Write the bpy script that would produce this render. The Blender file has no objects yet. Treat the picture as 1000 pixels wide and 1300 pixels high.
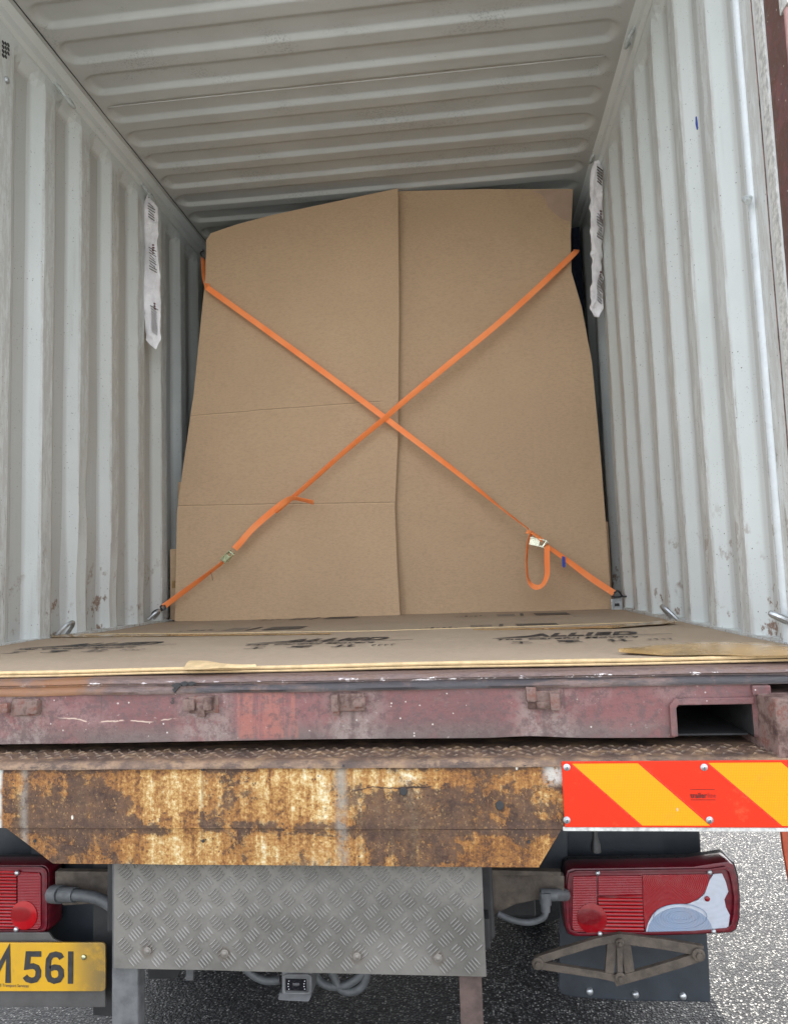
import bpy, bmesh, math, random
from mathutils import Vector, Matrix, noise as mnoise
random.seed(7)
S = bpy.context.scene
COL = S.collection
R = math.radians
# ------------------------------------------------------------ camera
YAW, PIT, ROL, FPX = .1032, .09, -.0328, 923.5
CAM = Vector((1.6136, -1.584, .1999))
fw = Vector((-math.sin(YAW)*math.cos(PIT), math.cos(YAW)*math.cos(PIT), math.sin(PIT)))
rt = fw.cross(Vector((0, 0, 1))).normalized()
up = rt.cross(fw)
rt, up = math.cos(ROL)*rt+math.sin(ROL)*up, -math.sin(ROL)*rt+math.cos(ROL)*up
cd = bpy.data.cameras.new("camera"); cam = bpy.data.objects.new("camera", cd); COL.objects.link(cam)
m3 = Matrix((rt, up, -fw)).transposed()
cam.matrix_world = Matrix.Translation(CAM) @ m3.to_4x4()
cd.sensor_fit = 'VERTICAL'; cd.sensor_height = 36; cd.lens = FPX/1300*36
cd.clip_start = .02; cd.clip_end = 2000
S.camera = cam
# ------------------------------------------------------------ sky, sun, exposure
SUN_EL, SUN_AZ = R(62), R(6)            # azimuth measured from +Y towards +X
sd = Vector((math.sin(SUN_AZ)*math.cos(SUN_EL), math.cos(SUN_AZ)*math.cos(SUN_EL), math.sin(SUN_EL)))
w = bpy.data.worlds.new("World"); S.world = w; w.use_nodes = True
wn = w.node_tree; bg = wn.nodes['Background']
sk = wn.nodes.new('ShaderNodeTexSky'); sk.sky_type = 'NISHITA'; sk.sun_disc = False
sk.sun_elevation = SUN_EL; sk.sun_rotation = SUN_AZ; sk.dust_density = 3.5; sk.air_density = 1.0; sk.ozone_density = .6
hs = wn.nodes.new('ShaderNodeHueSaturation'); hs.inputs['Saturation'].default_value = .32   # thin bright cloud veil
wn.links.new(sk.outputs[0], hs.inputs['Color']); wn.links.new(hs.outputs[0], bg.inputs[0]); bg.inputs[1].default_value = .15
sl = bpy.data.lights.new("sun", 'SUN'); sl.energy = 4.6; sl.angle = R(.5); sl.color = (1, .95, .87)
so = bpy.data.objects.new("sun", sl); COL.objects.link(so)
so.rotation_euler = (-sd).to_track_quat('-Z', 'Y').to_euler()
S.view_settings.view_transform = 'Standard'; S.view_settings.look = 'None'
S.view_settings.gamma = 1; S.view_settings.use_curve_mapping = False
S.view_settings.exposure = 2.7
S.cycles.max_bounces = 10; S.cycles.diffuse_bounces = 6

# ------------------------------------------------------------ points measured on the photograph, put at their own distance
def ray(px, py): return fw + rt*((px-500)/FPX) - up*((py-650)/FPX)
def at(px, py, Y):
    d = ray(px, py); return CAM + d*((Y-CAM.y)/d.y)
def atx(px, py, X):
    d = ray(px, py); return CAM + d*((X-CAM.x)/d.x)
def atz(px, py, Z):
    d = ray(px, py); return CAM + d*((Z-CAM.z)/d.z)

# ------------------------------------------------------------ mesh helpers
class MB:
    def __init__(s): s.v = []; s.f = []; s.m = []
    def add(s, vs, fs, mi=0):
        b = len(s.v); s.v += [Vector(p) for p in vs]; s.f += [tuple(b+i for i in f) for f in fs]; s.m += [mi]*len(fs); return s
    def box(s, x0, x1, y0, y1, z0, z1, mi=0):
        if x0 > x1: x0, x1 = x1, x0
        if y0 > y1: y0, y1 = y1, y0
        if z0 > z1: z0, z1 = z1, z0
        v = [(x, y, z) for x in (x0, x1) for y in (y0, y1) for z in (z0, z1)]
        return s.add(v, [(0, 1, 3, 2), (4, 6, 7, 5), (0, 4, 5, 1), (2, 3, 7, 6), (0, 2, 6, 4), (1, 5, 7, 3)], mi)
    def prism(s, pts, vec, mi=0):
        """pts: 3D ring (counter-clockwise seen from the front), pushed along vec."""
        n = len(pts); vec = Vector(vec)
        v = [Vector(p) for p in pts]+[Vector(p)+vec for p in pts]
        f = [tuple(range(n)), tuple(range(2*n-1, n-1, -1))]+[(i, i+n, (i+1) % n+n, (i+1) % n) for i in range(n)]
        return s.add(v, f, mi)
    def tube(s, pts, r, n=10, mi=0, closed=False, cap=True):
        P = [Vector(p) for p in pts]; k = len(P); rr = r if isinstance(r, (list, tuple)) else [r]*k
        t0 = (P[1]-P[0]).normalized()
        nrm = t0.orthogonal().normalized(); V = []
        for i in range(k):
            a = P[(i-1) % k] if (closed or i > 0) else P[0]; b = P[(i+1) % k] if (closed or i < k-1) else P[-1]
            t = (b-a).normalized(); nrm = (nrm-t*nrm.dot(t)).normalized(); bn = t.cross(nrm)
            for j in range(n):
                q = 2*math.pi*j/n; V.append(P[i]+(nrm*math.cos(q)+bn*math.sin(q))*rr[i])
        F = []
        for i in range(k if closed else k-1):
            for j in range(n):
                a = i*n+j; b = i*n+(j+1) % n; c = ((i+1) % k)*n+(j+1) % n; d = ((i+1) % k)*n+j
                F.append((a, b, c, d))
        if cap and not closed: F += [tuple(range(n-1, -1, -1)), tuple(range((k-1)*n, k*n))]
        return s.add(V, F, mi)
    def grid(s, G, mi=0, flip=False):
        nu = len(G); nv = len(G[0]); V = [p for row in G for p in row]; F = []
        for i in range(nu-1):
            for j in range(nv-1):
                q = (i*nv+j, (i+1)*nv+j, (i+1)*nv+j+1, i*nv+j+1); F.append(q[::-1] if flip else q)
        return s.add(V, F, mi)
    def slab(s, G, vec, mi=0):
        """grid sheet with thickness vec (closed)."""
        nu = len(G); nv = len(G[0]); vec = Vector(vec)
        s.grid(G, mi); s.grid([[Vector(p)+vec for p in r] for r in G], mi, True)
        ring = [(i, 0) for i in range(nu)]+[(nu-1, j) for j in range(1, nv)]+[(i, nv-1) for i in range(nu-2, -1, -1)]+[(0, j) for j in range(nv-2, 0, -1)]
        V = [Vector(G[i][j]) for i, j in ring]; n = len(V)
        s.add(V+[p+vec for p in V], [(i, i+n, (i+1) % n+n, (i+1) % n) for i in range(n)], mi)
        return s
    def disc(s, c, nrm, r, h, n=16, dome=0, mi=0):
        c = Vector(c); nrm = Vector(nrm).normalized(); a = nrm.orthogonal().normalized(); b = nrm.cross(a)
        V = []; prof = [(r, 0), (r, h*.6), (r*.85, h)] + ([(r*.45, h+dome)] if dome else [])
        for rr, hh in prof: V += [c+nrm*hh+(a*math.cos(2*math.pi*i/n)+b*math.sin(2*math.pi*i/n))*rr for i in range(n)]
        F = []
        for k in range(len(prof)-1): F += [(k*n+i, k*n+(i+1) % n, (k+1)*n+(i+1) % n, (k+1)*n+i) for i in range(n)]
        F.append(tuple(range((len(prof)-1)*n, len(prof)*n)))
        return s.add(V, F, mi)

def worldloc(o):
    v = Vector((0, 0, 0))
    while o: v += o.location; o = o.parent
    return v
def build(name, mb, mats, parent=None, smooth=False, bevel=0, loc=None, label=None, autos=None):
    me = bpy.data.meshes.new(name)
    base = worldloc(parent) if parent else Vector((0, 0, 0))
    own = Vector(loc) if loc is not None else base
    me.from_pydata([tuple(p-own) for p in mb.v], [], mb.f)
    for m in (mats if isinstance(mats, (list, tuple)) else [mats]): me.materials.append(m)
    for p, i in zip(me.polygons, mb.m): p.material_index = i
    bm = bmesh.new(); bm.from_mesh(me)
    bmesh.ops.remove_doubles(bm, verts=bm.verts, dist=1e-5)
    bmesh.ops.recalc_face_normals(bm, faces=bm.faces) if not getattr(mb, 'keep', False) else None
    if bevel:
        ed = [e for e in bm.edges if len(e.link_faces) == 2 and e.calc_face_angle(0) > R(35)]
        bmesh.ops.bevel(bm, geom=ed, offset=bevel, segments=2, profile=.6, affect='EDGES', clamp_overlap=True)
    if smooth:
        for f in bm.faces: f.smooth = True
        for e in bm.edges:
            if len(e.link_faces) == 2 and e.calc_face_angle(0) > R(autos or 40): e.smooth = False
    bm.to_mesh(me); bm.free()
    o = bpy.data.objects.new(name, me); COL.objects.link(o)
    if parent: o.parent = parent; o.location = own-base
    else: o.location = own
    if label: o['label'] = label
    return o
def thing(name, label, cat, loc=(0, 0, 0), group=None):
    o = bpy.data.objects.new(name, None); COL.objects.link(o); o.location = loc; o.empty_display_size = .1
    return tag(o, label, cat, group)
def tag(o, label, cat, group=None):
    o['label'] = label; o['category'] = cat
    if group: o['group'] = group
    return o
def stroke2(pts, w, closed=False):
    """2D polyline -> ring of a band of width w (mitred)."""
    n = len(pts); L = []; Rr = []
    for i in range(n):
        p = Vector(pts[i]); a = Vector(pts[i-1]) if (i > 0 or closed) else None; b = Vector(pts[(i+1) % n]) if (i < n-1 or closed) else None
        d1 = (p-a).normalized() if a is not None else (b-p).normalized(); d2 = (b-p).normalized() if b is not None else d1
        n1 = Vector((-d1.y, d1.x)); n2 = Vector((-d2.y, d2.x)); m = (n1+n2); m = m/max(m.length, 1e-6); k = w/2/max(.35, m.dot(n1))
        L.append(p+m*k); Rr.append(p-m*k)
    return L, Rr
def band_faces(mb, pts, w, to3, vec, closed=False, mi=0):
    L, Rr = stroke2(pts, w, closed); n = len(pts)
    for i in range(n if closed else n-1):
        j = (i+1) % n
        mb.prism([to3(L[i]), to3(L[j]), to3(Rr[j]), to3(Rr[i])], vec, mi)
def rrect(x0, y0, x1, y1, r, n=5):
    P = []
    for cx, cy, a in ((x1-r, y0+r, -90), (x1-r, y1-r, 0), (x0+r, y1-r, 90), (x0+r, y0+r, 180)):
        for i in range(n+1):
            q = R(a+90*i/n); P.append((cx+r*math.cos(q), cy+r*math.sin(q)))
    return P
def lerp(a, b, t): return a+(b-a)*t
def along(pts, t):
    """point at fraction t of a polyline (by length)."""
    P = [Vector(p) for p in pts]; L = [(P[i+1]-P[i]).length for i in range(len(P)-1)]; T = sum(L)*t
    for i, l in enumerate(L):
        if T <= l or i == len(L)-1: return P[i].lerp(P[i+1], min(1, max(0, T/l if l else 0)))
        T -= l
def smoothpath(pts, k=6):
    P = [Vector(p) for p in pts]; out = []
    for i in range(len(P)-1):
        p0 = P[max(0, i-1)]; p1 = P[i]; p2 = P[i+1]; p3 = P[min(len(P)-1, i+2)]
        for j in range(k):
            t = j/k
            out.append(.5*((2*p1)+(p2-p0)*t+(2*p0-5*p1+4*p2-p3)*t*t+(-p0+3*p1-3*p2+p3)*t**3))
    out.append(P[-1]); return out

# ------------------------------------------------------------ materials
class Mat:
    def __init__(s, name):
        s.m = bpy.data.materials.new(name); s.m.use_nodes = True; s.t = s.m.node_tree; s.b = s.t.nodes['Principled BSDF']
        g = s.t.nodes.new('ShaderNodeNewGeometry'); s.P = g.outputs['Position']
        sp = s.t.nodes.new('ShaderNodeSeparateXYZ'); s.t.links.new(s.P, sp.inputs[0]); s.x, s.y, s.z = sp.outputs
    def put(s, inp, v):
        if isinstance(v, bpy.types.NodeSocket): s.t.links.new(v, inp)
        elif v is not None:
            if isinstance(v, tuple) and len(v) == 3 and inp.type == 'RGBA': v = (*v, 1)
            inp.default_value = v
    def math(s, op, a, b=None, c=None, clamp=False):
        n = s.t.nodes.new('ShaderNodeMath'); n.operation = op; n.use_clamp = clamp
        for i, v in enumerate((a, b, c)):
            if v is not None: s.put(n.inputs[i], v)
        return n.outputs[0]
    def add(s, a, b): return s.math('ADD', a, b)
    def mul(s, a, b): return s.math('MULTIPLY', a, b)
    def sc(s, scale, loc=(0, 0, 0), rot=(0, 0, 0), vec=None):
        n = s.t.nodes.new('ShaderNodeMapping'); s.put(n.inputs[0], vec or s.P); n.inputs['Location'].default_value = loc
        n.inputs['Rotation'].default_value = rot; n.inputs['Scale'].default_value = scale; return n.outputs[0]
    def noise(s, scale, detail=4, rough=.55, vec=None, dist=0):
        n = s.t.nodes.new('ShaderNodeTexNoise'); s.put(n.inputs['Vector'], vec or s.P); n.inputs['Scale'].default_value = scale
        n.inputs['Detail'].default_value = detail; n.inputs['Roughness'].default_value = rough; n.inputs['Distortion'].default_value = dist
        return n.outputs[0]
    def voro(s, scale, vec=None, feature='F1', rnd=1, out=0):
        n = s.t.nodes.new('ShaderNodeTexVoronoi'); n.feature = feature; s.put(n.inputs['Vector'], vec or s.P); n.inputs['Scale'].default_value = scale
        n.inputs['Randomness'].default_value = rnd; return n.outputs[out]
    def wave(s, scale, vec=None, dirn='X', dist=0):
        n = s.t.nodes.new('ShaderNodeTexWave'); n.bands_direction = dirn; s.put(n.inputs['Vector'], vec or s.P); n.inputs['Scale'].default_value = scale
        n.inputs['Distortion'].default_value = dist; return n.outputs[1]
    def mr(s, v, a, b, c=0, d=1, smooth=True):
        n = s.t.nodes.new('ShaderNodeMapRange'); n.interpolation_type = 'SMOOTHSTEP' if smooth else 'LINEAR'
        for i, q in enumerate((v, a, b, c, d)): s.put(n.inputs[i], q)
        return n.outputs[0]
    def band(s, v, lo, hi, e): return s.mul(s.mr(v, lo-e, lo+e), s.mr(v, hi-e, hi+e, 1, 0))
    def ramp(s, v, st):
        n = s.t.nodes.new('ShaderNodeValToRGB'); s.put(n.inputs[0], v); e = n.color_ramp.elements
        while len(e) < len(st): e.new(.5)
        for i, (p, c) in enumerate(st): e[i].position = p; e[i].color = (*c, 1)
        return n.outputs[0]
    def mix(s, f, a, b, mode='MIX'):
        n = s.t.nodes.new('ShaderNodeMix'); n.data_type = 'RGBA'; n.blend_type = mode
        s.put(n.inputs[0], f); s.put(n.inputs[6], a); s.put(n.inputs[7], b); return n.outputs[2]
    def bump(s, h, strength=.3, dist=.01, prev=None):
        n = s.t.nodes.new('ShaderNodeBump'); n.inputs['Strength'].default_value = strength; n.inputs['Distance'].default_value = dist
        s.put(n.inputs['Height'], h)
        if prev: s.put(n.inputs['Normal'], prev)
        return n.outputs[0]
    def done(s, col, rough=.5, metal=0, bump=None, spec=.5, coat=0, **kw):
        i = s.b.inputs; s.put(i['Base Color'], col); s.put(i['Roughness'], rough); s.put(i['Metallic'], metal); s.put(i['Specular IOR Level'], spec)
        if coat: i['Coat Weight'].default_value = coat; i['Coat Roughness'].default_value = kw.get('cr', .05)
        if 'trans' in kw: i['Transmission Weight'].default_value = kw['trans']
        if bump: s.put(i['Normal'], bump)
        return s.m

def wall_mat(name, side):
    m = Mat(name)
    base = (.62, .65, .63)
    big = m.noise(1.7, 5, .6); streak = m.noise(3.2, 6, .62, m.sc((5, 5, .35)))
    c = m.mix(m.mr(big, .35, .7), base, (.56, .59, .57))
    c = m.mix(m.mr(streak, .58, .78, 0, .35), c, (.38, .375, .34))
    if side:
        # the crests that goods rub against: scuffed, browned paint
        xin = m.mul(m.mr(m.x, -.007, -.001) if side < 0 else m.mr(m.x, 2.357, 2.351), m.mr(m.z, 2.22, 2.15))
        scr = m.noise(22, 10, .8, m.sc((1, 1.6, .30)))
        c = m.mix(m.mul(xin, m.mr(scr, .44, .54, .2, .85)), c, (.45, .445, .415))
        low = m.mr(m.z, 1.1, .05, .1, 1)
        # upright scratches and rubbed rust along crests, more of them low down
        sc1 = m.noise(15, 8, .75, m.sc((1, 5.5, .5)))
        k = m.mul(m.mul(m.mr(sc1, .585, .635), xin), m.add(low, .15))
        c = m.mix(m.mul(k, .85), c, (.11, .09, .075))
        out = m.mr(m.x, -.025, -.034) if side < 0 else m.mr(m.x, 2.375, 2.384)
        c = m.mix(m.mul(out, .7), c, (.40, .40, .375))  # hollows painted darker, standing in for the shade in them
        # horizontal scrape lines
        hs = m.noise(9, 6, .7, m.sc((1, .8, 16)))
        c = m.mix(m.mul(m.mul(m.mr(hs, .66, .72), low), m.mul(m.mr(m.noise(3.1), .48, .58), .6)), c, (.2, .165, .13))
        # rust where feet of the wall were knocked
        rs = m.noise(19, 7, .7, m.sc((1, 1, .8)))
        c = m.mix(m.mul(m.mul(m.mr(rs, .55, .62), m.mr(m.z, .50, .08)), m.mr(m.noise(4.3), .46, .56, 0, .85)), c, (.16, .075, .035))
    sp = m.voro(52); c = m.mix(m.mul(m.mr(sp, .12, .07), m.mr(m.noise(5.5, 3), .44, .56)), c, (.10, .085, .075))
    sp2 = m.voro(130); c = m.mix(m.mul(m.mr(sp2, .17, .09), m.mr(m.noise(9, 3), .46, .56, 0, .7)), c, (.16, .14, .12))
    fine = m.noise(140, 4, .6)
    bp = m.bump(m.noise(7, 5, .6), .25, .012); bp = m.bump(fine, .18, .002, bp)
    return m.done(c, m.mr(big, .3, .7, .42, .6), bump=bp, spec=.45)
M_WL = wall_mat("painted_steel_left", -1); M_WR = wall_mat("painted_steel_right", 1)
def roof_mat():
    m = Mat("painted_steel_roof")
    big = m.noise(1.4, 6, .6); c = m.mix(m.mr(big, .35, .7), (.50, .51, .485), (.43, .435, .41))
    mold = m.noise(150, 3, .7)
    patch = m.mul(m.mr(m.noise(2.6, 5, .65, m.sc((1, 1.5, 1))), .50, .64), m.mr(mold, .5, .62))
    c = m.mix(m.mul(patch, .5), c, (.17, .165, .15))
    c = m.mix(m.mr(m.noise(2.2, 5, .6, m.sc((.35, 3, 1))), .52, .75, 0, .6), c, (.40, .38, .34))
    d = m.voro(17); c = m.mix(m.mr(d, .035, .02), c, (.1, .06, .04))
    bp = m.bump(m.noise(5, 4), .3, .01); bp = m.bump(m.noise(120), .15, .002, bp)
    return m.done(c, .5, bump=bp, spec=.4)
M_ROOF = roof_mat()
M_BEAD = None
def purple_mat():
    m = Mat("maroon_container_paint")
    big = m.noise(3.5, 7, .62)
    c = m.mix(m.mr(big, .35, .68), (.20, .078, .076), (.145, .066, .064))
    # dull, dusty scuffing
    dust = m.noise(8, 9, .7)
    c = m.mix(m.mr(dust, .52, .72, 0, .6), c, (.25, .165, .155))
    # grime along the bottom edge and in cloudy patches
    bot = m.mul(m.mr(m.z, -.085, -.130), m.mr(m.noise(7, 8, .75), .34, .54))
    c = m.mix(m.mul(bot, .85), c, (.125, .10, .088))
    # pale worn halo round each door-keeper lug and its run-off
    for X in (.62, 1.035, 1.352, 1.748):
        h = m.mul(m.band(m.x, X-.055, X+.055, .028), m.mr(m.noise(34, 8, .8), .38, .56, .0, .9))
        c = m.mix(m.mul(h, .8), c, (.26, .205, .18))
        c = m.mix(m.mul(m.mul(m.band(m.x, X-.004, X+.006, .004), m.mr(m.noise(30, 4), .4, .55)), .7), c, (.10, .07, .06))
    # salmon repaint patch, scraped in upright strokes
    st = m.noise(7, 7, .7, m.sc((9, 1, .55)))
    sal = m.mul(m.mul(m.band(m.x, 1.105, 1.235, .003), m.band(m.z, -.13, -.028, .004)), m.mr(st, .40, .50))
    c = m.mix(m.mul(sal, .7), c, (.31, .115, .085))
    # rust edge under the threshold
    topb = m.mr(m.z, -.045, -.022)
    c = m.mix(m.mul(topb, m.mr(m.noise(11, 7, .7), .34, .55, 0, .9)), c, (.10, .05, .035))
    # dark runs from the top
    run = m.noise(11, 4, .6, m.sc((6, 1, .12)))
    c = m.mix(m.mul(m.mr(run, .66, .70), m.mul(m.mr(m.z, -.10, -.03), .8)), c, (.09, .055, .05))
    c = m.mix(m.mr(m.noise(70, 5, .7), .62, .70, 0, .55), c, (.40, .33, .30))
    gr_ = m.noise(55, 9, .8); c = m.mix(m.mr(gr_, .48, .58, 0, .75), c, (.105, .065, .062)); c = m.mix(m.mr(m.noise(24, 9, .8, m.sc((.5, 1, 1), (5, 1, 3))), .56, .66, 0, .6), c, (.17, .115, .10))
    ch = m.voro(48); c = m.mix(m.mul(m.mr(ch, .10, .07), m.mr(m.noise(7), .5, .58)), c, (.50, .45, .40))
    # thin pale scratch wandering along the left half
    wob = m.add(m.z, m.mul(m.noise(9, 4), -.03))
    c = m.mix(m.mul(m.mul(m.band(wob, -.1045, -.1025, .0012), m.band(m.x, .71, .96, .02)), m.mr(m.noise(40), .4, .5)), c, (.55, .42, .33))
    bp = m.bump(m.noise(14, 9, .7), .6, .008); bp = m.bump(m.noise(120, 6, .75), .5, .002, bp)
    return m.done(c, m.mr(dust, .35, .7, .45, .75), bump=bp, spec=.4)
M_PUR = purple_mat()
def thr_mat():
    m = Mat("scraped_threshold_steel")
    n = m.noise(30, 10, .82, m.sc((.7, 3, 4)))
    c = m.ramp(n, [(.3, (.045, .03, .026)), (.43, (.10, .062, .052)), (.52, (.155, .105, .09)), (.60, (.11, .055, .032)), (.70, (.22, .17, .145)), (.8, (.06, .04, .035))])
    tr = m.noise(4, 5, .6, m.sc((1, 5, 1)))
    c = m.mix(m.mul(m.band(m.z, -.034, -.016, .003), m.mul(m.mr(tr, .40, .52), m.mul(m.mr(m.x, .95, 1.05, .35, .9), m.mr(m.noise(30, 6, .75), .3, .5, .3, 1)))), c, (.028, .028, .032))
    gl = m.mul(m.mr(m.noise(46, 6, .75, m.sc((.6, 1, 1.6))), .57, .61), m.band(m.z, -.016, -.009, .002))  # pale glints along the lip, painted into the colour
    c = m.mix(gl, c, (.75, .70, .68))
    c = m.mix(m.mul(m.mr(m.noise(5), .5, .6), m.band(m.x, .2, .96, .05)), c, (.19, .085, .035))
    return m.done(c, .5, m.mul(gl, .5), m.bump(m.noise(30, 6, .7, m.sc((.5, 1, 2))), .6, .004))
M_THR = thr_mat()
def lug_mat():
    m = Mat("rusty_lug_steel"); n = m.noise(24, 7, .7)
    c = m.ramp(n, [(.3, (.03, .018, .015)), (.43, (.095, .05, .04)), (.53, (.18, .12, .10)), (.63, (.15, .055, .038)), (.78, (.30, .235, .20))])
    return m.done(c, .75, bump=m.bump(m.noise(45, 6, .7), .8, .005))
M_LUG = lug_mat()
def rust_mat():
    m = Mat("cream_paint_rusting_through")
    st1 = m.noise(3.0, 8, .66, m.sc((10, 1, .8))); st2 = m.noise(2.4, 7, .7, m.sc((30, 1, 1.6), (3.1, 0, 0)))
    cl = m.noise(4.5, 8, .6, None, .4); grit = m.noise(130, 5, .8); mid = m.noise(30, 9, .75)
    # stained cream paint: ochre runs over cream
    t = m.add(m.add(m.mul(st1, .70), m.mul(st2, .36)), m.add(m.mul(cl, .75), -.36))
    for X0, X1, a in ((.90, 1.03, .07), (1.17, 1.30, .08), (1.42, 1.56, .06), (1.62, 1.74, .02)): t = m.add(t, m.mul(m.band(m.x, X0, X1, .05), a))
    t = m.math('SUBTRACT', t, m.mr(m.z, -.200, -.160, 0, .10))
    t = m.add(t, m.mul(m.add(grit, -.5), .85)); t = m.add(t, m.mul(m.add(mid, -.5), .35))
    c = m.ramp(t, [(.39, (.09, .042, .022)), (.49, (.22, .092, .028)), (.575, (.38, .18, .048)), (.655, (.52, .31, .105)), (.74, (.66, .50, .25)), (.86, (.78, .72, .55))])
    # corroded patches with ragged edges
    v = m.noise(10.5, 14, .82, m.sc((1, 1, .95), (2.2, 0, 1.1)), .5)
    v2 = m.noise(26, 10, .8, m.sc((1, 1, .8)))
    wx = m.add(m.x, m.mul(m.add(m.noise(7, 6, .7, m.sc((1, 1, 1), (7, 0, 3))), -.5), .42)); wz = m.add(m.z, m.mul(m.add(m.noise(9, 6, .7, m.sc((1, 1, 1), (1, 0, 9))), -.5), .22))
    b = m.mul(m.mr(m.z, -.186, -.163), .15)
    b = m.add(b, m.mul(m.mul(m.band(m.z, -.302, -.276, .014), m.mr(m.noise(14, 5, .7), .36, .56, .3, 1)), .12))
    b = m.add(b, m.mul(m.mul(m.band(wx, 1.38, 1.80, .08), m.band(wz, -.300, -.205, .03)), .105))
    b = m.add(b, m.mul(m.mul(m.band(wx, .66, .94, .06), m.band(wz, -.30, -.205, .03)), .11))
    b = m.add(b, m.mul(m.mul(m.band(wx, 1.05, 1.20, .05), m.band(wz, -.25, -.16, .03)), .06))
    b = m.add(b, m.mul(m.mul(m.band(wx, .72, .80, .03), m.mr(m.z, -.29, -.32)), .08))
    b = m.add(b, m.mul(m.mul(m.band(wx, 1.40, 1.55, .04), m.mr(m.z, -.29, -.32)), .10))
    b = m.math('SUBTRACT', b, m.mul(m.band(wx, .93, 1.03, .03), .10)); b = m.math('SUBTRACT', b, m.mul(m.mul(m.band(wx, 1.18, 1.30, .04), m.mr(m.z, -.285, -.25)), .08))
    q = m.add(m.add(m.mul(v, .635), m.mul(v2, .40)), m.add(b, m.mul(m.add(m.noise(80, 6, .8), -.5), .10)))
    mask = m.mr(q, .535, .585); core = m.mr(q, .57, .68)
    run = m.noise(2.2, 8, .75, m.sc((22, 1, .9), (6, 0, 0))); c = m.mix(m.mul(m.mr(run, .56, .66), .7), c, (.16, .075, .03))
    rc = m.mix(m.mr(mid, .38, .60), (.055, .033, .026), (.15, .082, .046)); rc = m.mix(m.mul(core, .5), rc, (.10, .065, .052))
    rc = m.mix(m.mr(grit, .57, .68, 0, .8), rc, (.33, .20, .10))
    c = m.mix(m.mul(mask, .93), c, rc)
    c = m.mix(m.mul(m.band(q, .515, .55, .015), .55), c, (.36, .155, .04))       # orange bleed round each patch
    fl = m.add(m.voro(150, m.sc((1, 1, .7))), m.mul(m.add(m.noise(210, 4, .7), -.5), .9)); c = m.mix(m.mul(m.mul(m.mr(fl, .26, .10), m.mr(m.noise(19, 6, .7), .46, .54)), m.mr(q, .50, .54, 0, .6)), c, (.42, .24, .09))
    pt = m.voro(110); c = m.mix(m.mul(m.mr(pt, .24, .14), m.mr(m.noise(12, 4), .44, .56)), c, (.07, .04, .03))
    for X, wd in ((.672, .006), (1.338, .010)):
        g = m.mul(m.band(m.x, X-wd, X+wd, .008), m.mr(m.noise(30, 8, .75), .36, .56, .1, .8)); c = m.mix(g, c, (.30, .275, .235))
    c = m.mix(m.mul(m.mul(m.band(m.x, .50, .622, .004), m.mr(m.noise(38, 7, .7), .34, .5, .2, 1)), .9), c, (.66, .66, .62))
    c = m.mix(m.mul(m.mul(m.band(m.x, 1.738, 1.80, .010), m.band(m.z, -.205, -.165, .010)), m.mr(m.noise(40, 7, .75), .36, .48, 0, .85)), c, (.62, .60, .55))
    ch = m.voro(24, m.sc((1, 1, .5), (.3, 0, .2))); c = m.mix(m.mul(m.mr(m.add(ch, m.mul(m.noise(60), .10)), .125, .115), m.mr(m.noise(6), .52, .56)), c, (.80, .76, .66))
    wob = m.add(m.z, m.mul(m.noise(8, 5), -.05)); wob = m.add(wob, m.mul(m.x, -.05))
    c = m.mix(m.mul(m.band(wob, -.3108, -.3088, .0008), m.band(m.x, 1.36, 1.52, .01)), c, (.04, .025, .02))
    bp = m.bump(q, .9, .012); bp = m.bump(m.add(grit, m.mul(mid, 2.0)), .6, .0025, bp)
    return m.done(c, m.mr(mask, 0, 1, .5, .85), bump=bp, spec=.35)
M_RUST = rust_mat()
def deck_mat():
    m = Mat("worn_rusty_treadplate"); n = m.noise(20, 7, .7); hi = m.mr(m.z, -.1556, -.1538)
    c = m.ramp(n, [(.3, (.045, .03, .022)), (.5, (.14, .085, .055)), (.62, (.24, .15, .08)), (.75, (.12, .075, .06))])
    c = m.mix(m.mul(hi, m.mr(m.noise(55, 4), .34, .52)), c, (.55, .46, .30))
    c = m.mix(m.mr(m.noise(26, 9, .8, m.sc((.35, 1, 1))), .44, .60, 0, .8), c, (.045, .028, .022)); c = m.mix(m.mul(m.mr(m.y, -.10, -.12), m.mr(m.noise(34, 8, .8, m.sc((.5, 1, 1))), .50, .60, 0, .7)), c, (.27, .17, .10))
    return m.done(c, .6, bump=m.bump(m.noise(70, 6, .7), .6, .003))
M_DECK = deck_mat()
def alu_mat():
    m = Mat("dull_aluminium_chequer"); n = m.noise(5, 7, .65)
    c = m.mix(m.mr(n, .35, .65), (.195, .182, .162), (.12, .112, .098))
    c = m.mix(m.mr(m.noise(8, 7, .7, m.sc((1, 1, .35))), .55, .75, 0, .6), c, (.10, .092, .08))
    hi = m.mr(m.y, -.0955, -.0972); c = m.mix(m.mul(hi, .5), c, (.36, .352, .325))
    for px, py in ((187, 1208), (285, 1211), (453, 1215), (556, 1217)):
        p = at(px, py, -.095); d = m.math('SQRT', m.add(m.math('POWER', m.math('SUBTRACT', m.x, p.x), 2.0), m.math('POWER', m.math('SUBTRACT', m.z, p.z), 2.0)))
        c = m.mix(m.mr(d, .017, .011, 0, .45), c, (.13, .10, .075))
    return m.done(c, m.mr(n, .3, .7, .5, .7), .35, m.bump(m.noise(90, 6, .7), .35, .0015))
M_ALU = alu_mat()
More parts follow.
